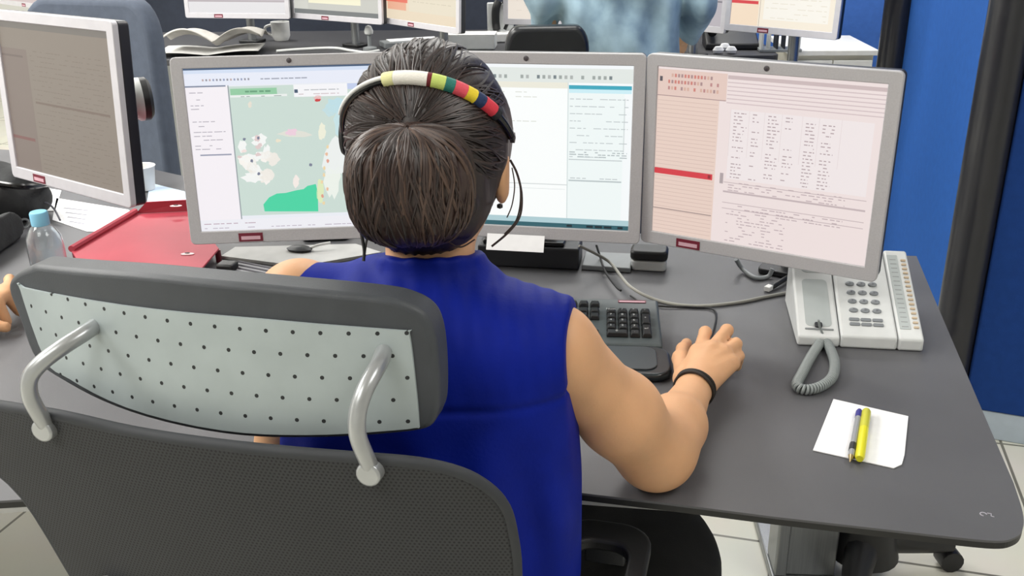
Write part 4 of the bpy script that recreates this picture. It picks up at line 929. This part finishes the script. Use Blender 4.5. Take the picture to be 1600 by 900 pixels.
# hair: cap, nape, bun, strands
BN = Vector((-0.094, 0.878, 1.153)); BR = Vector((.0600, .048, .0565))
hr = Sculpt((-.22, .78, 1.0), (.05, 1.12, 1.30), 0.0032)
hr.ell(HL_(0, -.004, .014), (.0865, .102, .104), HR_).ell(HL_(0, -.042, -.048), (.070, .055, .056), HR_, k=.02)
hr.cut(HL_(0, .060, .030), HY*.85-HX.cross(HY)*.55, .01); hr.cut(HL_(0, .012, -.05), HY*1.0-HX.cross(HY)*.2, .008)
hr.ell(HL_(-.076, -.012, -.03), (.015, .028, .036), HR_, k=.01)
def strandy(X, Y, Z):
    a = np.arctan2(X-BN.x, np.abs(Y-BN.y-.0)+.02); return .0011*np.sin(46*a+14*Z)+.0008*np.sin(83*a-20*Z)
bu = Sculpt((-.19, .80, 1.07), (.0, .96, 1.24), 0.0028); bu.sup(BN, BR, 2.7).disp(strandy); bun = bu.build('hair_bun', mat('lit_brown_hair', (58, 43, 39), .42, var=.25, vscale=60, bump=.25, bscale=120, stretch=(1, 1, .25)), wm); bun.location = WI  # lighter brown paints the bun as lit beside the shaded head hair
hr.disp(strandy); hair = hr.build('hair', M_hair, wm); hair.location = WI
st = MB(); UPh = HX.cross(HY)
def strand(c, R, rad, pole, az, t0, t1, w, mi, lift=1.0, n=14, pw=2.0):
    e3 = pole.normalized(); e1 = e3.orthogonal().normalized(); e2 = e3.cross(e1); P2 = []; ph_ = random.uniform(0, 6)
    for i in range(n+1):
        t = t0+(t1-t0)*i/n; aa = az+.13*math.sin(2.6*t+ph_); v = (e1*math.cos(aa)+e2*math.sin(aa))*math.sin(t)+e3*math.cos(t)
        lv = R.transposed() @ v if R is not None else v
        s_ = (abs(lv.x/rad[0])**pw+abs(lv.y/rad[1])**pw+abs(lv.z/rad[2])**pw)**(-1/pw); P2.append(c+v*s_*lift)
    st.tube([p+WI for p in P2], [w*(.5+.5*math.sin(PI*(i+.6)/(n+1.2))) for i in range(n+1)], 5, mi)
bp_ = Vector((.0, -.10, 1.0))
for i in range(260):
    strand(BN, None, BR, bp_, random.uniform(0, 2*PI), random.uniform(.05, .25), random.uniform(1.7, 2.7), random.uniform(.0008, .0019), random.choice([0, 1, 1, 1, 2]), random.uniform(1.0, 1.018), pw=2.7)
root = (V(632, 196, .885)-HL_(0, -.004, .014))
for i in range(300):
    strand(HL_(0, -.004, .014), HR_, (.0865, .102, .104), root, random.uniform(0, 2*PI), random.uniform(.1, .3), random.uniform(.9, 1.45), random.uniform(.0008, .0018), random.choice([0, 0, 0, 0, 1, 1]), random.uniform(.998, 1.010))  # darker strands than the bun's, painting the head hair as shaded
def wisp(pp_, d, w=.0009, mi=1): st.tube([p+WI for p in smoothpath([V(x, y, dd) for (x, y), dd in zip(pp_, d)], 8)], w, 5, mi)
wisp([(797, 250), (808, 272), (815, 305), (812, 338), (795, 362), (768, 385)], [.99]*6, .0013)
wisp([(799, 252), (811, 280), (813, 315), (806, 345), (788, 366)], [.99]*5, .0009)
wisp([(800, 262), (804, 290), (800, 320), (792, 340)], [.985]*4, .0007)
wisp([(540, 285), (545, 315), (556, 335), (572, 352)], [.95]*4, .0009); wisp([(536, 270), (538, 300), (548, 325)], [.95]*3, .0008)
wisp([(600, 90), (640, 66), (668, 62), (690, 72)], [.985, .99, .99, .985], .0008, 2); wisp([(640, 74), (655, 60), (672, 66)], [.99]*3, .0007, 1)
wisp([(640, 378), (648, 384), (665, 380)], [.95]*3, .0008); wisp([(700, 378), (720, 386), (742, 374)], [.95]*3, .0008)
st.build('hair_strands', [M_hair, M_hair2, M_hair3], wm)
p = V(781, 322, .985); MB().lathe([(.0001, -.003), (.003, -.0015), (.003, .0015), (.0001, .003)], 12, 0, Matrix.Translation(p+WI)).build('earring', M_black, wm)
# hair tie on the wrist
ax = (WR-EL).normalized(); q_ = Matrix.Translation(WR-ax*.004+Vector((0, 0, .001))) @ ax.to_track_quat('Z', 'Y').to_matrix().to_4x4()
b = MB()
for k, t in ((0, -.004), (1, .003)): b.tube([q_ @ Vector((.0272*math.cos(2*PI*i/36), .0272*math.sin(2*PI*i/36), t+.002*math.sin(4*PI*i/36+k))) for i in range(36)], .0023, 8, closed=True)
tag(b.build('hair_tie', mat('dark_elastic', (40, 34, 30), .7, var=.1)), 'dark elastic hair tie around the woman\'s right wrist', 'hair tie')
# headset
hs = empty('headset', HC, 0, 'black headset with a rainbow-striped headband sleeve on the woman\'s head', 'headset'); HI = -HC
al = math.radians(54); dpk = (UPh*math.cos(al)-HY*math.sin(al)); hcen = HL_(0, -.004, .010)
def band(phi, k=1.0):
    v = HX*math.cos(phi)+dpk*math.sin(phi); lv = HR_.transposed() @ v
    return hcen+v*(1/math.sqrt((lv.x/.0885)**2+(lv.y/.104)**2+(lv.z/.106)**2))*k
def bandtube(a, b_, r_, n=10, k=1.02): return MB().tube([band(math.radians(a+(b_-a)*i/n), k)+HI for i in range(n+1)], r_, 10)
bandtube(10, 186, .0042, 50).build('headband', M_gloss, hs)
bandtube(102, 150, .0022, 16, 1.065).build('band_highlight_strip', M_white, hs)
M_st = {}
a = 103
for nm, c, w in (('cream', (232, 230, 170), 6), ('white', (244, 240, 232), 17), ('maroon', (110, 26, 34), 2), ('lime', (206, 224, 120), 7), ('teal', (40, 120, 110), 5), ('coral', (230, 84, 100), 7), ('yellow', (240, 212, 50), 6), ('navy', (30, 50, 92), 6), ('red', (222, 56, 74), 9), ('black', (28, 32, 40), 4)):
    bandtube(a, a-w, .0072, 6, 1.03).build('stripe_sleeve', mat(nm+'_knit', c, .7, var=.05, bump=.3, bscale=700), hs); a -= w
for ang in (184, 9):
    p = band(math.radians(ang), 1.03) if ang < 90 else HL_(-.091, -.006, .014); T = Matrix.Translation(p+HI) @ (HX if ang < 90 else -HX).to_track_quat('Z', 'Y').to_matrix().to_4x4()
    if ang > 90: MB().lathe([(.001, -.004), (.024, -.004), (.026, .002), (.022, .010), (.001, .011)], 24, 0, T @ Matrix.Diagonal((.5, .8, .5, 1))).build('ear_cushion', M_black, hs)
    else: MB().lathe([(.001, -.002), (.0055, -.002), (.0055, .002), (.001, .003)], 16, 0, T).build('temple_pad', M_black, hs)
b = MB().tube([p+HI for p in smoothpath([V(541, 215, .99), V(549, 270, .985), V(560, 320, .985), V(564, 360, .985), V(569, 390, .985), V(568, 408, .985)], 8)], .0017, 8); b.build('headset_cord', M_black, hs)
b = MB().tube([p+HI for p in smoothpath([V(577, 362, .99), V(572, 380, .986), V(569, 404, .985)], 8)], .0012, 8); b.build('clip_cord', M_black, hs)

# --- neighbour at the left edge: only the right hand shows in the photograph
nb = empty('person', (-1.45, 1.12, 0), 0, 'person at the left edge, only the fingers of the right hand showing on the desk', 'person'); NI = -nb.location
sn = Sculpt((-1.85, .85, .60), (-.84, 1.68, 1.42), 0.0062)
NW = G(-75, 478, .772); nd = Vector((1, .16, -.02))
L_, R2_ = head(sn, (-1.45, 1.18, 1.26), Vector((.87, .49, 0)), Vector((-.49, .87, 0)).normalized())
sn.cap((-1.45, 1.12, 1.05), (-1.45, 1.16, 1.20), .055, k=.02).ell((-1.47, 1.08, .83), (.17, .13, .25), k=.04)
NS = Vector((-1.30, 1.20, .99)); NE = Vector((-1.28, 1.40, .80))
sn.cap((-1.62, 1.03, 1.0), NS, .055, k=.03).cap(NS, NE, .05, .042, k=.02).cap(NE, NW, .042, .027, k=.02)
sn.cap((-1.64, 1.02, .99), (-1.68, 1.22, .80), .05, .042, k=.02).cap((-1.68, 1.22, .80), (-1.45, 1.45, .785), .042, .028, k=.02)
fine = Sculpt((-1.16, 1.40, .735), (-.82, 1.64, .83), 0.003)
nu = Vector((0, 0, 1)); 
simple_hand(sn, Vector((-1.45, 1.45, .785)), Vector((.8, .5, 0)), nu, Vector((-.5, .8, 0)), .25)
for i, (tx, ty) in enumerate(((22, 452), (25, 468), (30, 488), (12, 504))):
    tip = G(tx, ty, .745); mcp = NW+nd*.08+Vector((0, .030-.020*i, .012)); pip = mcp.lerp(tip, .5)+Vector((0, 0, .020)); 
    sn.cap(NW, mcp, .019, .013, k=.014); finger(sn, [mcp, pip, tip], .0108, .0090, k=.004)
tt = G(14, 512, .747); sn.cap(NW, NW+nd*.04+Vector((0, -.035, -.004)), .018, .015, k=.012); finger(sn, [NW+nd*.04+Vector((0, -.035, -.004)), NW.lerp(tt, .65)+Vector((0, -.02, .004)), tt], .0135, .0095, k=.006)
o = sn.build('body', M_skin, nb); o.location = NI
sv = Sculpt((-1.80, .82, .42), (-1.14, 1.50, 1.16), .009)
sv.ell((-1.47, 1.07, .80), (.19, .15, .32), k=.05).cap((-1.62, 1.03, 1.0), NS, .070, k=.04).cap(NS, NS.lerp(NE, .45), .064, .060, k=.02).cap((-1.64, 1.02, .99), (-1.66, 1.11, .91), .064, .060, k=.02).cap((-1.45, 1.11, 1.02), (-1.45, 1.14, 1.10), .075, .065, k=.03).cut((0, 0, 1.10), (0, 0, 1))
o = sv.build('sweater', mat('dark_sweater', (58, 60, 70), .9, var=.1), nb); o.location = NI
nh = Sculpt((-1.62, 1.02, 1.1), (-1.28, 1.36, 1.42), .006); nh.ell((-1.447, 1.17, 1.276), (.088, .104, .104), R2_).cut(L_(0, .055, .03), Vector((-.49, .87, -.5)), .01); o = nh.build('hair', M_hair, nb); o.location = NI
nl = Sculpt((-1.86, .95, 0), (-1.2, 1.75, .60), .01)
for sx in (-1, 1):
    hx_ = Vector((-1.47, 1.12, .53))+Vector((.87, .49, 0))*.09*sx; kx_ = hx_+Vector((-.22, .40, 0)); ax_ = Vector((kx_.x, kx_.y, .08))
    nl.cap(hx_, kx_, .085, .065, k=.03).cap(kx_, ax_, .065, .045, k=.03).cap(ax_, ax_+Vector((-.06, .11, -.035)), .045, .04, k=.02)
nl.ell((-1.47, 1.09, .53), (.18, .16, .09), k=.03); o = nl.build('trousers', mat('grey_trousers', (66, 68, 74), .9, var=.1), nb); o.location = NI
# ------------------------------------------------------------------ the row of desks behind
FZ = 0.80
fd_ = empty('desk', (-0.1, 4.45, 0), math.radians(-3), 'far dark grey desk carrying the second row of monitors', 'desk')
MB().prism(rrect(-1.9, -.45, 1.22, .45, .03), FZ-.025, FZ)    .build('desktop', mat('dark_desk_laminate', (50, 50, 54), .5, var=.06, vscale=6), fd_, bevel=.003)
for x in (-1.5, .95):
    b = MB(); b.box((x, .05, .39), (.10, .07, .74)); b.box((x, 0, .012), (.08, .7, .024)); b.box((x, 0, .765), (.06, .6, .018)); b.build('leg', M_metal, fd_, bevel=.004)
MB().box((-.3, .36, .62), (3.0, .02, .31)).build('modesty_panel', M_dark, fd_, bevel=.002)
sc_ = empty('partition_screen', (-0.2, 5.25, 0), math.radians(-3), 'dark slate screen behind the second row of monitors', 'partition')
MB().box((0, 0, .66), (3.6, .05, 1.2)).build('felt_panel', mat('slate_felt', (50, 56, 70), .9, var=.06, vscale=30), sc_, bevel=.006)
for x in (-1.6, 1.6): MB().box((x, 0, .03), (.06, .4, .06)).build('foot', M_metal, sc_, bevel=.004)
def far_monitor(bl, br, z, label, fill, sticker=None, tilt=.05):
    a, b_ = G(bl[0], bl[1], z), G(br[0], br[1], z); d = b_-a; Wd = d.length; c = (a+b_)/2; D = Disp(); H = Wd*.80
    x0, x1, z0, z1 = -Wd/2+BS, Wd/2-BS, BB, H-BT
    for u0, v0, u1, v1, col, l in fill: D.rect(x0+(x1-x0)*u0, z0+(z1-z0)*v0, x0+(x1-x0)*u1, z0+(z1-z0)*v1, col, l)
    return make_monitor((c.x, c.y, z, math.atan2(d.y, d.x), tilt), label, D, .95, W=Wd, H=H, sticker=sticker, base_z=FZ+E0, group='flat monitors on the far desk', bezel=M_nb, base=.12)
def lines(u0, u1, n, col, v0=.12, v1=.95):
    out = []
    for k in range(n):
        u = u0
        while u < u1:
            L = random.uniform(.02, .08)
            if random.random() < .6: out.append((u, v0+(v1-v0)*k/n, min(u+L, u1), v0+(v1-v0)*k/n+.006, col, 4))
            u += L+.02
    return out
far_monitor((-24, 3), (126, 23), .93, 'far monitor with a pale pink screen, at the top left corner', [(0, 0, 1, 1, (232, 208, 206), 0), (0, 0, 1, .06, (214, 196, 196), 1)]+lines(.05, .9, 14, (210, 180, 180)), .06-.12)
far_monitor((290, 28), (453, 30), .92, 'far monitor with a greyish pink list, left of the three at top', [(0, 0, 1, 1, (214, 204, 210), 0), (0, 0, 1, .13, (232, 230, 232), 1), (0, .13, 1, .15, (190, 180, 186), 1), (.02, .16, .16, 1, (206, 198, 204), 1)]+lines(.2, .95, 16, (190, 150, 160), .18), -.09)
far_monitor((455, 28), (597, 39), .92, 'far monitor with a cream window on grey, middle of the three at top', [(0, 0, 1, 1, (206, 206, 198), 0), (.18, .12, .8, 1, (250, 246, 216), 1), (0, 0, 1, .05, (120, 124, 124), 1), (0, .05, .17, 1, (214, 214, 206), 1)]+lines(.22, .76, 14, (220, 212, 170), .2), -.06)
far_monitor((599, 36), (717, 54), .92, 'far monitor with an orange block on cream, right of the three at top', [(0, 0, 1, 1, (238, 222, 196), 0), (.0, .18, .32, 1, (238, 120, 100), 1), (.02, .1, .30, .18, (240, 180, 150), 1), (.34, .1, 1, 1, (236, 226, 204), 1)]+lines(.4, .95, 12, (214, 204, 180), .2), -.06)
far_monitor((786, 38), (932, 42), .92, 'far monitor with a cream screen, left of the person in pale denim', [(0, 0, 1, 1, (240, 230, 218), 0)]+lines(.1, .9, 12, (224, 212, 200)))
far_monitor((985, 38), (1131, 53), .92, 'far monitor with a dull grey screen, just right of the denim shirt', [(0, 0, 1, 1, (186, 180, 186), 0), (0, .27, 1, .285, (120, 116, 124), 1)])
far_monitor((1131, 47), (1307, 63), .95, 'far monitor with a cream table and red bar, beside the blue screen', [(0, 0, 1, 1, (250, 240, 222), 0), (.0, .0, .28, 1, (248, 226, 200), 1), (.0, .24, .27, .275, (222, 70, 76), 2), (.29, 0, .294, 1, (170, 150, 140), 2), (.33, .08, .95, 1, (252, 248, 238), 1)]+lines(.35, .93, 16, (232, 224, 206), .1), -.06)
# small things on the far desk
def farG(x, y, h=0): p = G(x, y, FZ+h); return p
c = farG(330, 88); nw = empty('newspaper', (c.x, c.y+.10, FZ+E0), .1, 'open creased newspaper lying on the far desk under the pink monitor', 'newspaper')
MB().grid(lambda u, v: ((u-.5)*.40+.02*v, (v-.5)*.20, .045+.06*abs(math.sin(5*u+.6))*(1-.4*v)+.012*math.sin(9*v+3*u)), 30, 14).build('sheet', mat('newsprint', (176, 173, 168), .85, var=.15, vscale=14), nw, solid=.003)
MB().grid(lambda u, v: ((u-.5)*.42-.02, (v-.5)*.22, .006+.014*abs(math.sin(4*u+1.2))), 24, 10).build('under_sheet', mat('newsprint_pale', (200, 199, 196), .85, var=.1, vscale=14), nw, solid=.003)
c = farG(440, 63); r = empty('mug', (c.x, c.y, FZ+E0), 0, 'white mug on the far desk under the pink and cream monitors', 'mug')
MB().lathe([(.001, 0), (.032, 0), (.042, .02), (.043, .085), (.040, .086), (.039, .02), (.001, .006)], 24).build('bowl', M_white, r)
MB().tube(smoothpath([(-.042, 0, .07), (-.07, 0, .06), (-.068, 0, .035), (-.042, 0, .022)], 8), .006, 10).build('handle', M_white, r)
cb = [farG(x, y, .006) for x, y in ((432, 80), (470, 77), (520, 75), (548, 79), (572, 82), (592, 79))]
tag(MB().tube(smoothpath(cb, 8), .006, 8).build('white_cable', M_lgrey), 'white cable trailing over the far desk under the cream monitor', 'cable')
c = farG(578, 78); r = empty('desk_figurine', (c.x, c.y, FZ+E0), 0, 'small grey jointed desk holder below the orange-block monitor', 'holder')
MB().lathe([(.03, 0), (.03, .01), (.008, .016), (.008, .06)], 16).build('stand', M_mgrey, r); MB().lathe([(.001, .06), (.018, .068), (.02, .08), (.012, .1), (.001, .104)], 16).build('clip', M_lgrey, r)
c = farG(640, 74); r = empty('tray', (c.x, c.y+.05, FZ+E0), .35, 'flat grey paper tray under the orange-block monitor', 'tray')
MB().box((0, 0, .012), (.26, .10, .024)).build('tray_base', M_mgrey, r, bevel=.004); MB().box((.01, .0, .0265), (.22, .08, .004)).build('paper', M_paper, r)
c = farG(735, 78); r = empty('box', (c.x, c.y+.06, FZ+E0), -.08, 'low white box on the far desk beside the black telephone', 'box')
MB().box((0, 0, .03), (.22, .12, .06)).build('carton', M_lgrey, r, bevel=.004); MB().box((0, -.0, .0615), (.222, .122, .003)).build('lid', M_white, r, bevel=.001)
c = farG(773, 72); r = empty('telephone', (c.x+.03, c.y+.16, FZ+E0), .1, 'black upright telephone handset on its white stand at far desk', 'telephone')
MB().box((0, 0, .02), (.13, .12, .04)).build('stand', M_white, r, bevel=.006); MB().box((0, .045, .10), (.12, .02, .13)).build('stand_back', M_lgrey, r, bevel=.006)
MB().tube(smoothpath([(-.02, .02, .05), (-.025, .01, .09), (-.022, .012, .14), (-.01, .02, .17)], 6), .018, 12).build('handset', M_black, r); MB().tube(smoothpath([(.015, .0, .05), (.035, .0, .10), (.03, .01, .15), (.01, .02, .17)], 6), .008, 10).build('cord', M_black, r)
c = farG(1150, 80); r = empty('telephone', (c.x, c.y+.12, FZ+E0), -.1, 'black telephone under the far monitor with the red bar', 'telephone')
MB().add([(-.11, -.09, 0), (.11, -.09, 0), (.11, .09, 0), (-.11, .09, 0), (-.11, -.09, .025), (.11, -.09, .025), (.11, .09, .08), (-.11, .09, .08)], WF).build('base', M_black, r, bevel=.006)
MB().tube(smoothpath([(-.085, -.08, .07), (-.08, 0, .095), (-.085, .08, .11)], 6), .019, 12).build('handset', M_gloss, r)
for k in range(3): 
    c = farG(1122+k*10, 84-(k == 1)*5, 0); tag(MB().lathe([(.001, 0), (.016, .003), (.02, .014), (.012, .028), (.001, .03)], 10, 0, Matrix.Diagonal((1.2, .9, 1, 1))).build('crumpled_tissue', M_paper, loc=(c.x, c.y, FZ+E0)), 'crumpled white tissue in front of the black far telephone', 'tissue', 'white tissues on the far desk')
c = farG(1225, 84); r = empty('pen_tray', (c.x, c.y+.08, FZ+E0), -.1, 'grey slotted desk organiser right of the black far telephone', 'organiser')
MB().box((0, 0, .006), (.17, .09, .012)).build('base', M_mgrey, r, bevel=.002)
for k in range(6): MB().box((-.075+k*.03, 0, .045), (.005 if k % 2 else .008, .085, .065)).build('divider', M_dark if k in (2, 3) else M_lgrey, r, bevel=.001)
# white counter under the far blue screen
a = G(1373, 74, .80); ctr = empty('counter', (1.36, 4.25, 0), math.radians(-4), 'white low counter below the far blue felt screen', 'counter')
MB().box((0, 0, .39), (.33, .42, .78)).build('carcass', mat('cream_white_board', (226, 222, 208), .6, var=.03), ctr, bevel=.003); MB().box((0, 0, .791), (.36, .46, .022)).build('counter_top', M_white, ctr, bevel=.003)
for k in (-1, 1):
    dr = MB().box((k*.081, -.217, .39), (.156, .014, .74)).build('door', M_white, ctr, bevel=.002); MB().box((k*.02, -.232, .62), (.012, .016, .12)).build('handle', M_metal, dr, bevel=.003)

def small_chair(x, y, rz, label, wtop, wbot, z0, z1, th, m, seat_z=.47, name='office_chair', r_=.06, rake=.16):
    r = empty(name, (x, y, 0), rz, label, 'chair', 'office chairs standing behind our monitors')
    f = lambda X, Z: .35*X*X-rake*(Z-.7)*-1*-1
    h = z1-z0; out = []
    for px_, pz_ in rrect(-.5, 0, .5, 1, .16, 6):
        w = wbot+(wtop-wbot)*pz_; out.append((px_*w, z0+pz_*h))
    patch(MB(), out, f, 0, th, 8).build('backrest', m, r, bevel=min(.02, th*.4), seg=4)
    MB().prism(rrect(-.24, -.52, .24, -.05, .08, 6), seat_z-.08, seat_z).build('seat', m, r, bevel=.02, seg=3)
    MB().tube(smoothpath([(0, -.2, seat_z-.09), (0, .05, seat_z-.07), (0, f(0, z0)+th+.02, z0), (0, f(0, z0+.15)+th+.0, z0+.15)], 6), .02, 12).build('back_bar', M_dark, r)
    MB().tube([(0, -.28, .1), (0, -.28, seat_z-.081)], .026, 16).build('gas_lift', M_metal, r)
    for k in range(5):
        a = 2*PI*k/5+.2; lb = MB().tube([(0, -.28, .11), (.3*math.cos(a), -.28+.3*math.sin(a), .075)], [.024, .015], 10).build('base_leg', M_dark, r)
        MB().tube([(.3*math.cos(a)-.018*math.sin(a), -.28+.3*math.sin(a)+.018*math.cos(a), .026), (.3*math.cos(a)+.018*math.sin(a), -.28+.3*math.sin(a)-.018*math.cos(a), .026)], .0255, 14).build('caster', M_black, lb)
    return r
M_slate = mat('slate_fabric', (72, 80, 94), .85, var=.08, vscale=40, bump=.2, bscale=500)
small_chair(-1.235, 2.92, math.radians(158), 'tall slate grey chair between the dim monitor and the map monitor', .47, .66, .46, 1.15, .07, M_slate)
cc = V(854, 70, 3.0)
small_chair(cc.x, cc.y, math.radians(2), 'black chair with a glossy curved top behind the centre monitor', .255, .30, .62, cc.z+.062, .07, mat('black_vinyl', (30, 32, 36), .3, var=.1), r_=.03)
# dark swivel stool under the right end of the desk
r = empty('stool', (.765, 1.74, 0), .2, 'dark swivel stool pushed under the right end of the desk', 'stool')
MB().lathe([(.001, .40), (.10, .40), (.13, .43), (.125, .46), (.09, .475), (.001, .477)], 28).build('seat', M_blackfab, r)
MB().lathe([(.075, .055), (.062, .12), (.052, .22), (.048, .3995)], 24).build('column', M_black, r)
for k in range(3):
    a = 2*PI*k/3-.14; lb = MB().tube([(0, 0, .10), (.11*math.cos(a), .11*math.sin(a), .08), (0.20*math.cos(a), 0.20*math.sin(a), .06)], [.04, .03, .018], 10).build('base_leg', M_black, r)
    MB().tube([(0.20*math.cos(a)-.02*math.sin(a), 0.20*math.sin(a)+.02*math.cos(a), .026), (0.20*math.cos(a)+.02*math.sin(a), 0.20*math.sin(a)-.02*math.cos(a), .026)], .0255, 14).build('caster', M_black, lb)

# --- person standing in the background
PX, PY = 0.385, 3.34
bg = empty('person', (PX, PY, 0), 0, 'person in a crumpled pale denim shirt standing behind the monitors', 'person'); BI = -bg.location
o3 = Vector((PX, PY, 0)); P3 = lambda x, y, z: o3+Vector((x, y, z))
sx_ = Sculpt((PX-.42, PY-.40, .05), (PX+.42, PY+.35, 1.78), .009)
L_, R3 = head(sx_, P3(.0, -.03, 1.58), Vector((1, .1, 0)).normalized(), Vector((-.1, 1, -.1)).normalized(), 1.08)
sx_.cap(P3(0, 0, 1.36), P3(0, -.02, 1.52), .058, k=.03).ell(P3(0, 0, 1.12), (.17, .11, .27), k=.05).ell(P3(0, 0, .90), (.17, .12, .14), k=.05)
for q in (-1, 1):
    S0 = P3(q*.19, 0, 1.37); E_l = P3(q*.262, -.03, 1.09); W_r = P3(q*.235, .17, .93)
    sx_.cap(P3(q*.1, 0, 1.36), S0, .06, .056, k=.03).cap(S0, E_l, .054, .042, k=.02).cap(E_l, W_r, .042, .028, k=.02)
    simple_hand(sx_, W_r, Vector((-q*.1, .75, -.6)), Vector((q*.2, .6, .75)), Vector((-q, 0, 0)), .3)
    H0 = P3(q*.09, 0, .88); K0 = P3(q*.10, .01, .47); A0 = P3(q*.10, -.02, .09)
    sx_.cap(H0, K0, .085, .06, k=.03).cap(K0, A0, .06, .04, k=.02).cap(A0, P3(q*.11, .13, .09), .035, .03, k=.02)
o = sx_.build('body', M_skin, bg); o.location = BI
ss = Sculpt((PX-.46, PY-.40, .70), (PX+.46, PY+.35, 1.46), .0075)
ss.ell(P3(0, 0, 1.12), (.205, .145, .33), k=.05).ell(P3(0, 0, .92), (.215, .160, .22), k=.06)
for q in (-1, 1):
    S0 = P3(q*.19, 0, 1.37); E_l = P3(q*.262, -.03, 1.09); W_r = P3(q*.235, .17, .93); ss.cap(P3(q*.08, 0, 1.37), S0, .075, .072, k=.04).cap(S0, E_l, .072, .062, k=.03).cap(E_l, E_l.lerp(W_r, .8), .062, .052, k=.03)
ss.cap(P3(0, 0, 1.36), P3(0, -.01, 1.43), .085, .07, k=.03).cut((0, 0, .80), (0, 0, -1)).cut((0, 0, 1.43), (0, -.2, 1))
ss.disp(lambda X, Y, Z: .016*np.sin(30*(X-PX)+16*(Z)+1.2*np.sin(11*Z))*np.sin(13*(X-PX)-9*Z+.7)+.008*np.sin(60*(X-PX)+20*Z+2*np.sin(15*Z)))
o = ss.build('shirt', mat('pale_denim', (124, 150, 168), .85, var=.14, vscale=9, c2=(158, 184, 198)), bg); o.location = BI
st3 = Sculpt((PX-.26, PY-.22, .02), (PX+.26, PY+.24, .98), .009)
for q in (-1, 1): st3.cap(P3(q*.09, 0, .90), P3(q*.10, .01, .47), .105, .082, k=.03).cap(P3(q*.10, .01, .47), P3(q*.10, -.02, .10), .08, .066, k=.03)
st3.cut((0, 0, .07), (0, 0, -1)); o = st3.build('trousers', mat('navy_trousers', (40, 46, 62), .9, var=.1), bg); o.location = BI
for q in (-1, 1):
    s4 = Sculpt((PX+q*.10-.08, PY-.12, -.002), (PX+q*.10+.08, PY+.24, .13), .008); s4.ell(P3(q*.10, -.01, .05), (.046, .07, .05), k=.02).ell(P3(q*.11, .09, .035), (.046, .10, .036), k=.03).cut((0, 0, .003), (0, 0, -1)); o = s4.build('shoe', M_gloss, bg); o.location = BI
h3 = Sculpt((PX-.13, PY-.18, 1.42), (PX+.13, PY+.14, 1.76), .007); h3.ell(L_(0, -.006, .016), (.088*1.08, .104*1.08, .106*1.08), R3).cut(L_(0, .06, .03), Vector((-.1, .85, -.5)), .01); o = h3.build('hair', M_hair, bg); o.location = BI
